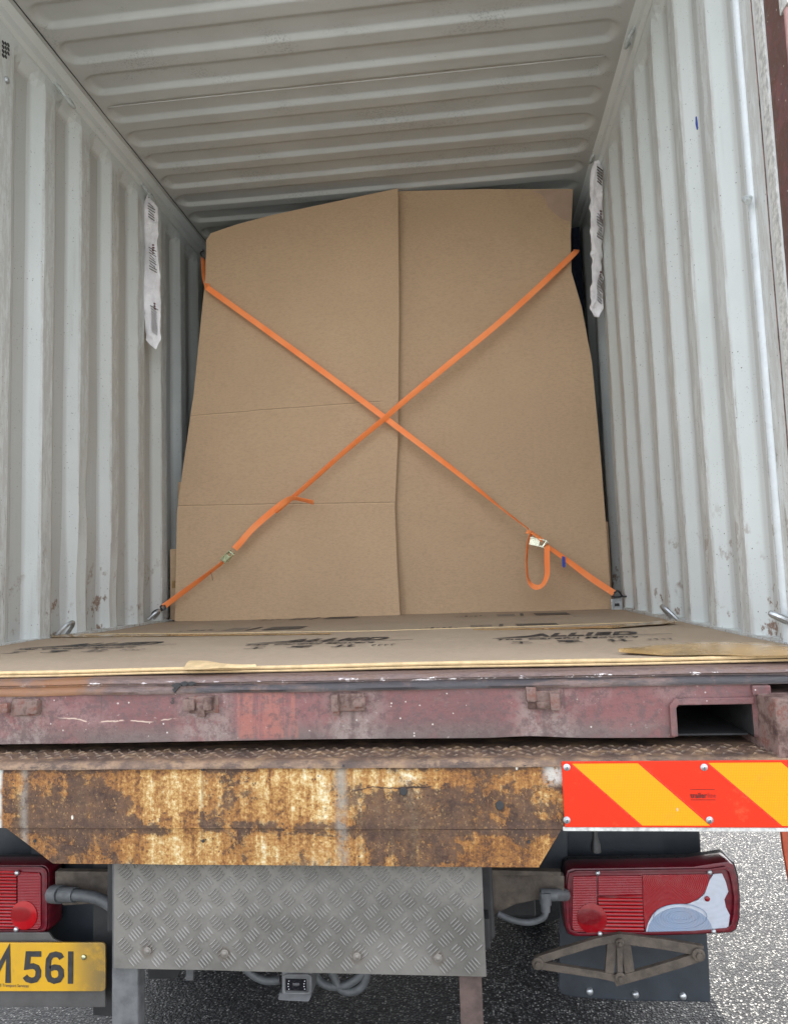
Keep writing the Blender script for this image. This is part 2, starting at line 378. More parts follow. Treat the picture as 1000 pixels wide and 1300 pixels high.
def card_mat(name, col, col2, flute='Z', fl=.16, sc=85, creases=()):
    m = Mat(name); n = m.noise(1.8, 4, .5)
    c = m.mix(m.mr(n, .35, .65), col, col2)
    f = m.noise(150, 4, .75, m.sc((.35, .35, 1) if flute == 'Z' else (.3, 1, 1))); c = m.mix(m.mr(f, .42, .68, 0, .38), c, tuple(q*.66 for q in col))
    d = m.noise(9, 9, .75); c = m.mix(m.mr(d, .56, .74, 0, .3), c, tuple(q*.72 for q in col))
    c = m.mix(m.mr(m.noise(32, 5, .7, m.sc((1, 1, .2))), .66, .72, 0, .25), c, tuple(min(1, q*1.25) for q in col))
    wv = m.wave(sc, dirn=flute); ck = None
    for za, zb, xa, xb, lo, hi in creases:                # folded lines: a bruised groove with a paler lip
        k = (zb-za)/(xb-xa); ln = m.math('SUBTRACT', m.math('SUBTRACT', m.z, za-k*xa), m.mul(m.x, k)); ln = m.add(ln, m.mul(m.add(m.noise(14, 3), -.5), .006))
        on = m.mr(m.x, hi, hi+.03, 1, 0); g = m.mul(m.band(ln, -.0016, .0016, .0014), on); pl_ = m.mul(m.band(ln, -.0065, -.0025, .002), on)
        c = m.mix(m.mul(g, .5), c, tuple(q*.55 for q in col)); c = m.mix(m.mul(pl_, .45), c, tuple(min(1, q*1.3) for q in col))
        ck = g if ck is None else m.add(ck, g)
    bp = m.bump(wv, fl, .0012); bp = m.bump(m.noise(2.6, 5, .55), .45, .04, bp)
    if ck is not None: bp = m.bump(m.math('SUBTRACT', 1.0, ck), .8, .003, bp)
    return m.done(c, .85, bump=bp, spec=.2)
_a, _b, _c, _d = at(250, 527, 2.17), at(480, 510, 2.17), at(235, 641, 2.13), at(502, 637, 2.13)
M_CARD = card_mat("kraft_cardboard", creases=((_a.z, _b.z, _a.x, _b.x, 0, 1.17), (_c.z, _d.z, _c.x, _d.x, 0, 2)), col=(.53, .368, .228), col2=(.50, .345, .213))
M_CARDR = card_mat("kraft_cardboard_brown", (.51, .353, .218), (.48, .33, .205))
M_CARDF = card_mat("floor_cardboard", (.40, .315, .225), (.36, .28, .20), 'Y', .3, 60)
def plain(name, col, rough=.5, metal=0, var=.25, sc=20, bs=.3, **kw):
    m = Mat(name); n = m.noise(sc, 6, .65)
    c = m.mix(m.mr(n, .35, .7), col, tuple(q*(1-var) for q in col))
    return m.done(c, m.mr(m.noise(sc*1.7), .3, .7, max(0, rough-.08), min(1, rough+.1)), metal, m.bump(m.noise(sc*5, 5), bs, .0015), **kw)
M_BEAD = plain("glossy_bead_paint", (.56, .59, .59), .3, var=.12, sc=12, bs=.1)
M_EDGE = plain("cut_cardboard_edge", (.62, .45, .24), .7, sc=40)
M_TAPE = plain("brown_parcel_tape", (.40, .25, .095), .22, var=.45, sc=9, spec=.6)
M_INK = plain("black_print_ink", (.035, .033, .032), .6, var=.5, sc=60)
M_INKF = plain("faded_print_ink", (.10, .085, .07), .7, var=.5, sc=60)
def strap_mat():
    m = Mat("orange_webbing"); c = m.mix(m.mr(m.noise(9), .35, .65), (1.0, .31, .10), (1.0, .26, .07))
    c = m.mix(m.mr(m.noise(40, 4), .58, .72, 0, .4), c, (1.0, .40, .20))
    return m.done(c, .55, bump=m.bump(m.noise(420, 2), .4, .001), spec=.35)
M_STRAP = strap_mat()
M_ZINC = plain("yellow_zinc_plate", (.55, .58, .36), .28, .85, .25, 60)
M_ZINCP = plain("pale_zinc_plate", (.80, .80, .62), .3, .6, .2, 60)
M_BLK = plain("black_coated_steel", (.02, .02, .022), .4, sc=60)
M_GALV = plain("galvanised_steel", (.50, .52, .53), .35, .75, .4, 50)
M_PAINTR = plain("painted_ring_steel", (.50, .53, .51), .45, var=.45, sc=45)
M_BLUE = plain("blue_label_tag", (.015, .05, .33), .5)
def bag_mat():
    m = Mat("white_tyvek_bag"); c = m.mix(m.mr(m.noise(14, 6, .6), .4, .7), (.88, .86, .87), (.74, .71, .73))
    return m.done(c, .5, bump=m.bump(m.noise(22, 6, .6, m.sc((1, 1, .4)), .8), .9, .02), spec=.5)
M_BAG = bag_mat()
M_RUB = plain("mudflap_rubber", (.026, .032, .040), .48, var=.35, sc=10)
M_DARK = plain("dark_chassis_steel", (.028, .027, .027), .65, var=.4, sc=12)
M_BRK = plain("dusty_brown_steel", (.10, .078, .060), .8, var=.55, sc=22, bs=.8)
M_LEG = plain("brown_post_steel", (.10, .066, .055), .7, var=.45, sc=26, bs=.6)
M_GREY = plain("grey_post_steel", (.13, .13, .13), .6, var=.5, sc=16, bs=.5)
M_PIPE = plain("grey_plastic_conduit", (.09, .095, .098), .55, var=.35, sc=40)
M_HOUS = plain("dark_lamp_housing", (.022, .020, .022), .35, sc=40)
M_TYRE = plain("tyre_rubber", (.018, .018, .018), .8, sc=30, bs=.8)
M_GLASSB = plain("camera_window", (.01, .01, .013), .12, sc=30)
M_LED = plain("camera_led", (.7, .7, .72), .2, sc=90)
def lens(name, col, col2, sc, dirn='Z', bs=.9, vec=None, coat=.0, rough=.14, dusty=.10):
    m = Mat(name); wv = m.wave(sc, dirn=dirn) if vec is None else vec(m)
    c = m.mix(m.mr(wv, .25, .75), col, col2)
    c = m.mix(m.mul(m.mr(m.noise(26, 7, .7), .45, .75), dusty), c, (.30, .24, .22))
    return m.done(c, rough, bump=m.bump(wv, bs, .002), coat=coat, cr=.12, spec=.45)
M_LR = lens("red_lens_ribbed", (.36, .001, .005), (.13, .001, .003), 42)
M_LR2 = lens("red_lens_fine", (.24, .001, .007), (.17, .001, .005), 90, bs=.35)
M_LRX = lens("red_lens_rim", (.12, .002, .010), (.09, .002, .008), 15, bs=.05, rough=.28)
def ringvec(px, py, Y, k):
    p = at(px, py, Y)
    def f(m):
        d = m.math('SQRT', m.add(m.math('POWER', m.math('SUBTRACT', m.x, p.x), 2.0), m.math('POWER', m.mul(m.math('SUBTRACT', m.z, p.z), 1.7), 2.0)))
        return m.math('ADD', m.mul(m.math('SINE', m.mul(d, k)), .5), .5)
    return f
TLY = .10
M_LFAN = lens("red_lens_fan", (.30, .001, .007), (.15, .001, .005), 1, vec=ringvec(845, 1120, TLY, 1500.), bs=.22)
M_LROUND = lens("red_lens_round", (.22, .001, .005), (.13, .001, .004), 1, vec=ringvec(746, 1163, TLY, 110.), bs=.0)
M_LROUNDL = lens("red_lens_round_bright", (.36, .002, .006), (.22, .002, .005), 1, vec=ringvec(27, 1160, TLY, 110.), bs=.0)
M_LCLR = lens("clear_lens_blue", (.205, .265, .365), (.185, .24, .335), 1, vec=ringvec(863, 1165, TLY, 1100.), bs=.12, dusty=.3, coat=.8)
M_LCLR2 = lens("clear_lens_pale", (.42, .45, .51), (.40, .435, .495), 1, vec=ringvec(893, 1140, TLY, 380.), bs=.03, dusty=.3, coat=.8)
def refl(name, col, col2):
    m = Mat(name); v = m.voro(330, rnd=.1); c = m.mix(m.mr(v, .2, .6), col, col2)
    c = m.mix(m.mr(m.noise(7, 7, .7, m.sc((3, 1, 1))), .62, .78, 0, .3), c, tuple(q*.6 for q in col))
    c = m.mix(m.mr(m.voro(29, m.sc((1, 1, .5))), .06, .04, 0, .8), c, (.45, .40, .33))
    c = m.mix(m.mr(m.noise(18, 8, .75), .56, .72, 0, .3), c, (.30, .16, .06))
    return m.done(c, .38, bump=m.bump(v, .4, .0006), spec=.25)
M_RED = refl("red_reflective", (.74, .026, .0015), (.64, .02, .001)); M_YEL = refl("yellow_reflective", (.84, .315, .001), (.70, .24, .001))
M_REDP = plain("red_film_edge", (.75, .02, .006), .3, sc=60)
M_NP = None
def plate_mat():
    m = Mat("dirty_yellow_plate"); n = m.noise(14, 7, .68)
    c = m.mix(m.mr(n, .4, .75, 0, .5), (.62, .34, .015), (.45, .26, .03))
    k = m.mul(m.mr(m.x, .63, .75), m.mr(m.noise(17, 6, .7), .28, .55, .3, 1))
    c = m.mix(m.mul(k, .85), c, (.13, .105, .06))
    c = m.mix(m.mr(m.noise(36, 6, .7, m.sc((1, 1, .3))), .6, .74, 0, .5), c, (.2, .14, .06))
    return m.done(c, .35, bump=m.bump(m.noise(150), .2, .001), coat=.3)
M_NP = plate_mat()
def asphalt():
    m = Mat("wet_asphalt"); v = m.voro(120); v2 = m.voro(120, out=1); n = m.noise(130, 6, .8); b = m.noise(.8, 4)
    sp = m.t.nodes.new('ShaderNodeSeparateColor'); m.t.links.new(v2, sp.inputs[0])
    stone = m.ramp(sp.outputs[0], [(0, (.012, .013, .015)), (.35, (.034, .035, .037)), (.65, (.085, .085, .082)), (.88, (.18, .177, .168)), (1, (.32, .31, .29))])
    c = m.mix(m.mr(v, .30, .55), stone, (.008, .008, .009))
    c = m.mix(m.mr(b, .4, .65, 0, .3), c, (.03, .03, .03))
    h = m.add(m.mul(v, -.9), m.mul(n, .9))
    return m.done(c, m.mr(n, .35, .65, .34, .60), bump=m.bump(h, .9, .009), spec=.09)
M_ASPH = asphalt()
M_WOOD = plain("floor_plywood", (.14, .09, .055), .7, sc=8)
M_BLANK = plain("navy_moving_blanket", (.02, .03, .06), .95, var=.4, sc=30, bs=1)
M_PINK = plain("pink_rod_paint", (.42, .24, .22), .5, var=.35, sc=30)
M_WHT = plain("chipped_white_paint", (.62, .61, .57), .6, var=.5, sc=60)
M_ORG = plain("red_brown_flap", (.55, .09, .03), .5, var=.4, sc=10)
M_BLKPAINT = plain("black_tar_smear", (.012, .012, .014), .35, sc=40)

# ============================================================ GROUND
ROAD = -1.25
g = MB(); g.add([(-400, -400, ROAD), (400, -400, ROAD), (400, 400, ROAD), (-400, 400, ROAD)], [(0, 1, 2, 3)])
gr = build('ground', g, M_ASPH); gr['kind'] = 'structure'
M_BOUNCE = plain("bounce_concrete", (.125, .131, .134), .85, var=.3, sc=1.2, bs=.4)
g = MB(); g.add([(-60, -80, ROAD+.004), (60, -80, ROAD+.004), (60, -1.7, ROAD+.004), (-60, -1.7, ROAD+.004)], [(0, 1, 2, 3)])
gc = build('bounce_pavement', g, M_BOUNCE); gc['kind'] = 'structure'  # unseen pale slab behind the camera, added to bounce sunlight into the container

# ============================================================ SHIPPING CONTAINER
W = 2.35; LEN = 5.9
ROOFZ = 2.345
box = thing('shipping_container', 'open steel shipping container with pale grey corrugated inside and maroon rear sill', 'container', (W/2, 0, 0))
# --- side walls
def wall_profile(y0, n, pitch=.272, first=.0):
    """list of (y, inward 0 / outward 1)"""
    P = []
    for k in range(n):
        a = y0+k*pitch
        P += [(a, 1), (a+.068, 0), (a+.068+.067, 0), (a+.068*2+.067, 1)]
    return P
def side_wall(side, y0, mat, name):
    P = [(q, 1) for q in ()]
    P = wall_profile(y0, 19)
    P = [(.16, 1)]+[p for p in P if p[0] > .2]+[(LEN, 1)]
    sgn = -1 if side < 0 else 1; X0 = 0 if side < 0 else W
    H = [0.0, .02, .06, .3, .6, .9, 1.2, 1.5, 1.8, 2.05, 2.18, 2.215, 2.25, 2.29]
    G = []
    rnd = random.Random(3 if side < 0 else 5)
    rows = []
    # resample along y for small dents
    Q = []
    for (a, u), (b, v) in zip(P[:-1], P[1:]):
        k = 1 if a > 3 else max(1, int((b-a)/.03))
        for i in range(k): Q.append((lerp(a, b, i/k), lerp(u, v, i/k)))
    Q.append(P[-1])
    Hs = []
    for a, b in zip(H[:-1], H[1:]):
        k = max(1, int((b-a)/.06)); Hs += [lerp(a, b, i/k) for i in range(k)]
    Hs.append(H[-1])
    for y, u in Q:
        row = []
        for z in Hs:
            uu = u
            if z > 2.18: uu = lerp(u, .15, min(1, (z-2.18)/.06))     # corrugation dies out below the top rail
            dn = mnoise.noise(Vector((y*5+side*9, z*2.2, 1.7)))*.0035
            if side < 0:                                             # knocked panel near the floor and the crease in the third hollow
                for cy, cz, r, a in ((1.37, .62, .07, .018), (1.30, .2, .09, .02), (1.60, .14, .08, .016), (1.88, .1, .07, .014)):
                    q = ((y-cy)/r)**2+((z-cz)/(r*2.2))**2; dn += -a*math.exp(-q)*(1 if u > .5 else .7)
            row.append(Vector((X0+sgn*(.036*uu)-sgn*dn, y, z)))
        G.append(row)
    mb = MB(); mb.slab(G, (sgn*.004, 0, 0))
    return build(name, mb, mat, box, label=None)
wl = side_wall(-1, .943-.272*3, M_WL, 'side_wall'); wl['label'] = 'longer visible corrugated side wall with the air vent'
wr = side_wall(1, .405, M_WR, 'side_wall'); wr['label'] = 'corrugated side wall beside the maroon corner post'
# --- top rails (angle between wall and roof)
for s, mt in ((-1, M_WL), (1, M_WR)):
    X0 = 0 if s < 0 else W
    mb = MB()
    pr_ = [(-s*.0+s*.036, 2.262), (s*.002, 2.262), (-s*.012, 2.272), (-s*.016, 2.30), (-s*.055, ROOFZ-.004), (-s*.055, ROOFZ+.02), (s*.04, ROOFZ+.02)]
    ring = [Vector((X0+a, .13, z)) for a, z in pr_]
    mb.prism(ring, (0, LEN-.13, 0)); build('top_rail', mb, mt, box)
    mb = MB(); mb.box(X0-s*.0425, X0-s*.0475, .14, LEN, ROOFZ-.018, ROOFZ-.012)   # thin sealant bead
    # bottom rail
    mb2 = MB(); mb2.box(X0-s*.012, X0+s*.044, .1, LEN, -.14, .018); build('bottom_rail', mb2, mt, box)
# --- roof with stamped recesses
ys = []; y = .06
PR = .1925; Y1 = 1.061
def rprof(y):
    """0 on the land, 1 in the recess; the recess ends (deeper side) at the measured bright line"""
    t = ((y-Y1) % PR)/PR        # 0 at the far lip of a recess
    # recess occupies t in (.45,1)
    a, b = .30, 1.0
    return min(1, max(0, (t-a)/.24))*min(1, max(0, (b-t)/.075))
ny = 1
yy = .06
ysl = []
while yy < LEN: ysl.append(yy); yy += (.0055 if yy < 2.75 else .05)
ysl.append(LEN)
xsl = [.02, .045] + [.05+.012*i for i in range(1, 13)] + [.3+.125*i for i in range(15)] + [W-.05-.012*i for i in range(12, 0, -1)] + [W-.045, W-.02]
G = []
for xx in xsl:
    dd = min(xx, W-xx)
    ex = min(1, max(0, (dd-.095)/.045)); row = []
    for yv in ysl:
        # rounded ends: shrink the recess towards its end
        t = ((yv-Y1) % PR)/PR; c = abs(t-.74)/.28
        c = abs(t-.68)/.36; lim = min(1, max(0, (dd-.066-.045*c*c)/.035)); lim = lim*lim*(3-2*lim)
        h = rprof(yv); h = h*h*(3-2*h)
        z = ROOFZ-.022+.021*h*lim + mnoise.noise(Vector((xx*2.2, yv*3, .3)))*.004
        row.append(Vector((xx, yv, z)))
    G.append(row)
mb = MB(); mb.slab(G, (0, 0, .03)); roof = build('roof', mb, M_ROOF, box, smooth=True, autos=60)
mb = MB(); mb.tube([(.0575, .14, ROOFZ-.0235), (.0575, 2.0, ROOFZ-.0235), (.0575, LEN, ROOFZ-.0235)], .0022, 6); build('rail_gap', mb, M_BLK, box)
# seam across the roof
mb = MB(); a = atz(130, 137, ROOFZ-.024); b = atz(500, 102, ROOFZ-.024)
mb.tube([(.1, a.y, ROOFZ-.024), (.6, a.y-.003, ROOFZ-.025), (1.3, a.y+.002, ROOFZ-.024), (2.25, a.y, ROOFZ-.024)], .0022, 6); build('weld_seam', mb, M_ROOF, box)
# --- end wall (hidden behind the load) and floor
mb = MB(); mb.box(-.04, W+.04, LEN, LEN+.04, -.1, ROOFZ+.04); build('end_wall', mb, M_WL, box)
mb = MB(); mb.box(0.012, W-.012, .06, LEN, -.03, -.001); build('floor_boards', mb, M_WOOD, box)
# --- rear frame: posts, header
for s, mt in ((-1, M_WL), (1, M_WR)):
    X0 = 0 if s < 0 else W
    def xx(a): return X0+s*a
    # inner sheet between wall and post, with the J bead
    mb = MB(); mb.box(xx(.004), xx(.05), .262, .30 if s > 0 else .34, 0, 2.28); 
    mb.box(xx(-.002), xx(.05), .1, .232, 0, 2.28); build('post_plate', mb, mt, box, bevel=.002)
    if s > 0:
        mb = MB(); mb.tube([(xx(.004), .247, z) for z in (0, .8, 1.6, 2.27)], .016, 14); build('rounded_bead', mb, M_BEAD, box, smooth=True)
        mb = MB(); c_ = [(xx(-.0035), .1555+.001*math.sin(z*9), z) for z in [i*.1 for i in range(23)]]; mb.tube(c_, .0016, 5); build('sealant_line', mb, M_LUG, box)
        mb = MB(); G = []
        for i in range(60):
            z = i*2.27/59; e = .104-.006*abs(mnoise.noise(Vector((z*13, 3, 0)))); G.append([Vector((xx(-.004), e, z)), Vector((xx(-.0025), .14, z))])
        mb.slab(G, (.003, 0, 0)); build('chipped_paint_edge', mb, M_WHT, box)
    mb = MB(); mb.box(xx(-.001), xx(.055), -.035, .1, -.02, 2.42); build('corner_post', mb, M_PUR, box, bevel=.006)
mb = MB(); mb.box(-.055, W+.055, -.03, .09, 2.35, 2.48); build('rear_header', mb, M_PUR, box, bevel=.006)
# --- pink locking rod and its bracket on the right post
mb = MB(); p0 = at(996, 16, -.0)
mb.tube([(p0.x+.006, -.03+.02, z) for z in (p0.z, p0.z-.5, .2)], .013, 14); build('lock_rod', mb, M_PINK, box, smooth=True)
mb = MB(); mb.box(p0.x-.008, p0.x+.03, -.03, .01, p0.z, p0.z+.05); build('rod_keeper', mb, M_WHT, box, bevel=.003)
# --- open doors, swung right round along the outside
for s in (-1, 1):
    X0 = -.075 if s < 0 else W+.075
    mb = MB(); P = []
    for k in range(5): P += [(.05+.26*k, 0), (.12+.26*k, 0), (.16+.26*k, 1), (.26+.26*k, 1)]
    G = [[Vector((X0+s*(.03+.03*u), .02+yq*.86, z)) for z in (0, 2.3)] for yq, u in P]
    mb.slab(G, (s*.004, 0, 0)); d = build('open_door', mb, M_PUR, box)
    mb = MB(); mb.box(X0+s*.004, X0+s*.05, 0, .06, 0, 2.3); build('door_edge', mb, M_PUR, d, bevel=.003)
    for z in (.35, 1.1, 1.9):
        mb = MB(); mb.box(X0-s*.022, X0+s*.02, -.03, .03, z, z+.12); build('hinge', mb, M_PUR, box, bevel=.004)
# --- rear sill: threshold lip, maroon face with fork pockets, castings
mb = MB()
prof = [(.10, .000), (-.028, -.001), (-.037, -.006), (-.039, -.012), (-.034, -.0145), (-.034, -.017), (-.045, -.021), (-.049, -.028), (-.047, -.034), (.02, -.034), (.10, -.034)]
XS = [-.04+i*(W+.08)/120 for i in range(121)]
G = []
for a, z in prof:
    G.append([Vector((x, a+(mnoise.noise(Vector((x*7, a*40, z*90)))*.0022 if a < 0 else 0), z+(mnoise.noise(Vector((x*6, 5+a*60, z*30)))*.0018 if a < 0 else 0))) for x in XS])
mb.grid(G); build('threshold', mb, M_THR, box, smooth=True, autos=50)
FY = -.042; ZT, ZB = -.034, -.136
HX0, HX1, HZ0 = 2.004, 2.156, -.068
holes = [(HX0, HX1), (W-HX1, W-HX0)]
xs = sorted(set([round(-.02+i*.03, 4) for i in range(74)]+[h for hh in holes for h in hh]+[2.19, -.02])); xs = [x for x in xs if x <= 2.19]
zs = [ZT, -.045, -.056, HZ0, -.08, -.095, -.11, -.125, ZB]
mb = MB(); idx = {}
def fyv(x, z):
    d = mnoise.noise(Vector((x*4, z*12, 2)))*.0035
    if any(abs(x-h) < .02 for hh in holes for h in hh): d = 0
    return FY+d - .004*math.exp(-((x-.9)/.25)**2)*(1 if z < -.06 else .3)
def zbv(x, z):
    if z == ZB: return ZB-.0025*math.sin(x*3.1+.6)-.006*max(0, 1-abs(x-1.62)/.2)*0+.004*math.exp(-((x-1.72)/.06)**2)
    return z
V = []; 
for i, x in enumerate(xs):
    for j, z in enumerate(zs): idx[i, j] = len(V); V.append(Vector((x, fyv(x, z), zbv(x, z))))
F = []
for i in range(len(xs)-1):
    for j in range(len(zs)-1):
        xm = (xs[i]+xs[i+1])/2
        if any(a < xm < b for a, b in holes) and zs[j] <= HZ0+1e-6: continue
        F.append((idx[i, j], idx[i, j+1], idx[i+1, j+1], idx[i+1, j]))
mb.add(V, F)
# bottom return of the beam
for (a, b) in ((-.02, holes[1][0]), (holes[1][1], holes[0][0]), (holes[0][1], 2.19)):
    n = max(2, int((b-a)/.05)); G = [[Vector((lerp(a, b, i/n), yv, zbv(lerp(a, b, i/n), ZB))) for yv in (fyv(lerp(a, b, i/n), ZB), .08)] for i in range(n+1)]
    mb.grid(G)
build('rear_sill', mb, M_PUR, box, smooth=True, autos=30)
for (a, b) in holes:                     # fork pocket: tunnel and raised lip
    mb = MB(); mb.box(a-.004, a, FY+.006, .8, ZB, HZ0); mb.box(b, b+.004, FY+.006, .8, ZB, HZ0); mb.box(a, b, FY+.006, .8, HZ0, HZ0+.004); mb.box(a, b, .296, .3, ZB, HZ0); mb.box(a+.001, b-.001, FY+.03, .29, ZB-.004, ZB-.0005)  # dark floor and end plates added so the pocket shows black inside
    pk = build('fork_pocket', mb, M_DARK, box)
    mb = MB(); lp = [(a-.002, ZB+.002), (a-.002, HZ0-.008), (a+.006, HZ0+.002), (b+.002, HZ0+.002)]
    band_faces(mb, lp, .013, lambda q: Vector((q[0], FY-.008, q[1])), (0, .012, 0)); build('pocket_lip', mb, M_PUR, pk, bevel=.002)
for s in (-1, 1):                        # corner castings
    x0 = 2.172 if s > 0 else W-2.172; x1 = 2.40 if s > 0 else -.05
    mb = MB(); yb = -.115
    P = [(x0, yb), (x0-s*.008, FY+.01), (x0-s*.008, .1), (x1, .1), (x1, yb)]
    mb.prism([Vector((a, b, -.174)) for a, b in P], (0, 0, .122)); build('corner_casting', mb, M_LUG, box, bevel=.005)
    mb = MB(); mb.box(x0-s*.016, x0+s*.02, FY-.008, .05, -.056, -.036); build('casting_weld', mb, M_PUR, box, bevel=.004)
# --- cam keeper lugs on the sill
def lug(px, style):
    X = at(px, 890, -.05).x; Z = -.056
    mb = MB(); r = random.Random(px)
    def blob(x0, x1, y0, y1, z0, z1):
        x0, x1 = X+(x0-X)*1.18, X+(x1-X)*1.18; z0, z1 = Z+(z0-Z)*1.2, Z+(z1-Z)*1.2; y0 = FY+(y0-FY)*1.6; k = len(mb.v); mb.box(x0, x1, y0, y1, z0, z1)
        for i in range(k, len(mb.v)): mb.v[i] += Vector((r.uniform(-.0015, .0015), r.uniform(-.001, .001), r.uniform(-.0015, .0015)))
    blob(X-.028, X+.028, FY-.005, FY+.002, Z-.017, Z+.014)
    if style == 0:
        blob(X-.030, X-.017, FY-.016, FY, Z-.014, Z+.014); blob(X+.007, X+.030, FY-.014, FY, Z-.007, Z+.008); blob(X-.028, X-.017, FY-.011, FY, Z-.022, Z-.012)
    elif style == 1:
        blob(X-.036, X-.014, FY-.012, FY, Z-.010, Z+.010); blob(X+.004, X+.022, FY-.016, FY, Z-.010, Z+.013); blob(X-.012, X+.004, FY-.009, FY, Z-.022, Z+.004)
    elif style == 2:
        blob(X-.030, X-.012, FY-.012, FY, Z-.004, Z+.020); blob(X+.010, X+.026, FY-.016, FY, Z-.018, Z+.010); blob(X-.014, X+.012, FY-.008, FY, Z-.014, Z-.004)
    else:
        blob(X-.05, X-.028, FY-.014, FY, Z-.009, Z+.009); blob(X+.008, X+.03, FY-.013, FY, Z-.012, Z+.012); blob(X-.02, X+.012, FY-.008, FY, Z-.016, Z+.004)
    o = build('cam_keeper', mb, M_LUG, box, bevel=.0035, smooth=True)
for px, st in ((32, 3), (258, 1), (443, 0), (690, 2)): lug(px, st)
# black tar smear on the threshold
mb = MB()
for (px, py, rx, rz) in ((224, 871, .010, .006), (234, 868, .011, .0045), (243, 868, .011, .004), (222, 876, .005, .005)):
    c = at(px, py, -.0505); k = [c+Vector((math.cos(q)*rx*(1+.3*math.sin(q*3)), -.0008, math.sin(q)*rz*(1+.3*math.cos(q*4)))) for q in [i*.449 for i in range(14)]]
    mb.prism(k, (0, .004, 0)); c.y += 0
build('tar_smear', mb, M_BLKPAINT, box, bevel=.0008)
# handwritten 3
mb = MB(); c = at(219, 890, FY-.0066)
P = [(c.x+a*.0042, c.z+b*.0055) for a, b in ((-.6, 1), (.3, 1.05), (.6, .6), (-.1, .15), (.7, -.25), (.5, -.9), (-.3, -1.05), (-.8, -.5), (-.5, -.2))]
band_faces(mb, P, .0014, lambda q: Vector((q[0], FY-.0066, q[1])), (0, .0006, 0)); build('chalk_digit', mb, M_INK, box)
# --- vent and bolt on the flat wall strip
mb = MB()
for i in range(3):
    for j in range(4 if i < 2 else 3):
        p = atx(4.5+i*3.3, 54+j*5.5+i*1.5, .001); mb.disc((.0005, p.y, p.z), (1, 0, 0), .0075, .0012, 10)
build('air_vent', mb, M_BLK, box)
mb = MB(); p = atx(8, 102, .0); mb.disc((.0, p.y, p.z), (1, 0, 0), .012, .009, 12, .003); build('vent_bolt', mb, M_GALV, box, smooth=True)
mb = MB(); a = atx(0, 300, 0.0); mb.box(-.03, .0005, .55, .80, .02, 2.26); build('vent_strip', mb, M_WL, box, bevel=.003)
# --- lashing rings
def ring(p, s, r=.022, up_=1, rod=.006, lean=0, arc=180, mat=None, w=1.0):
    P = []
    for i in range(13):
        q = R(arc*i/12-(arc-180)/2); P.append(Vector((p.x+s*(.0+.042*math.sin(q)), p.y+math.cos(q)*r*w, p.z+up_*math.sin(q)*r*1.35)))
    mb = MB(); mb.tube(P, rod, 8); return build('lashing_ring', mb, mat or M_PAINTR, box, smooth=True)
for px, py, X, s, u, r_ in ((192, 786, .008, 1, 1, .03), (79, 806, .008, 1, 1, .036), (80, 116, .004, 1, -1, .05), (186, 240, .004, 1, -1, .05), (856, 786, W-.008, -1, 1, .036), (806, 38, W-.004, -1, -1, .045), (758, 192, W-.004, -1, -1, .04), (1003, 790, W-.003, -1, 1, .016)):
    ring(atx(px, py, X), s, r_, u, .0075, mat=M_GALV if py > 700 else M_PAINTR)
p = atx(883, 157, W-.002); mb = MB(); mb.tube([(W-.0005, p.y, p.z+.022), (W-.0005, p.y, p.z), (W-.0005, p.y-.002, p.z-.02)], [.002, .0035, .002], 6); build('blue_scuff', mb, M_BLUE, box)
# slotted anchor plate at the deeper right bottom ring
p = atx(790, 766, W-.012); mb = MB(); mb.box(p.x-.055, p.x-.002, p.y-.004, p.y+.004, .0, .062); build('anchor_plate', mb, M_GALV, box, bevel=.003)
mb = MB(); mb.box(p.x-.04, p.x-.018, p.y-.008, p.y-.0045, .026, .040); build('anchor_slot', mb, M_BLK, box)
mb = MB(); p = atx(960, 254, W-.004); mb.tube([(p.x, p.y+.03, p.z+.02), (p.x-.02, p.y+.02, p.z+.015), (p.x-.022, p.y-.004, p.z-.004)], .008, 10); build('door_stop', mb, M_PAINTR, box, smooth=True)

# ============================================================ FLATBED LORRY
lorry = thing('flatbed_lorry', 'rusty cream rear end of the flatbed lorry carrying the open container', 'lorry', (1.2, 0, ROAD))
BY = -.118
# deck with tread lozenges
mb = MB(); mb.box(-.02, 2.42, -.10, 6.2, -.20, -.157)
G = []
for k in range(7):
    q = R(90*k/6); G.append([Vector((-.02+i*2.44/90, -.10-.022*math.sin(q)+mnoise.noise(Vector((i*.5, k*.4, 0)))*.0012, -.157-.016*(1-math.cos(q))+mnoise.noise(Vector((i*.35, k*.3, 4)))*.0018)) for i in range(91)])
mb.grid(G)
build('deck', mb, M_DECK, lorry, smooth=True, autos=50)
mb = MB(); r = random.Random(2); n = 0
for j in range(5):
    for i in range(84):
        cx = -.0+i*.0285+(j % 2)*.014; cy = -.094+j*.017; a = R(40 if (i+j) % 2 else -40)+r.uniform(-.1, .1); L = .0105
        u = Vector((math.cos(a), math.sin(a), 0)); v = Vector((-u.y, u.x, 0)); c = Vector((cx, cy, -.1575))
        mb.add([c-u*L, c-v*.0032, c+u*L, c+v*.0032, c-u*L*.4+Vector((0, 0, .003)), c+u*L*.4+Vector((0, 0, .003))], [(0, 1, 4), (1, 5, 4), (1, 2, 5), (2, 3, 5), (3, 4, 5), (3, 0, 4)])
build('tread_pattern', mb, M_DECK, lorry)
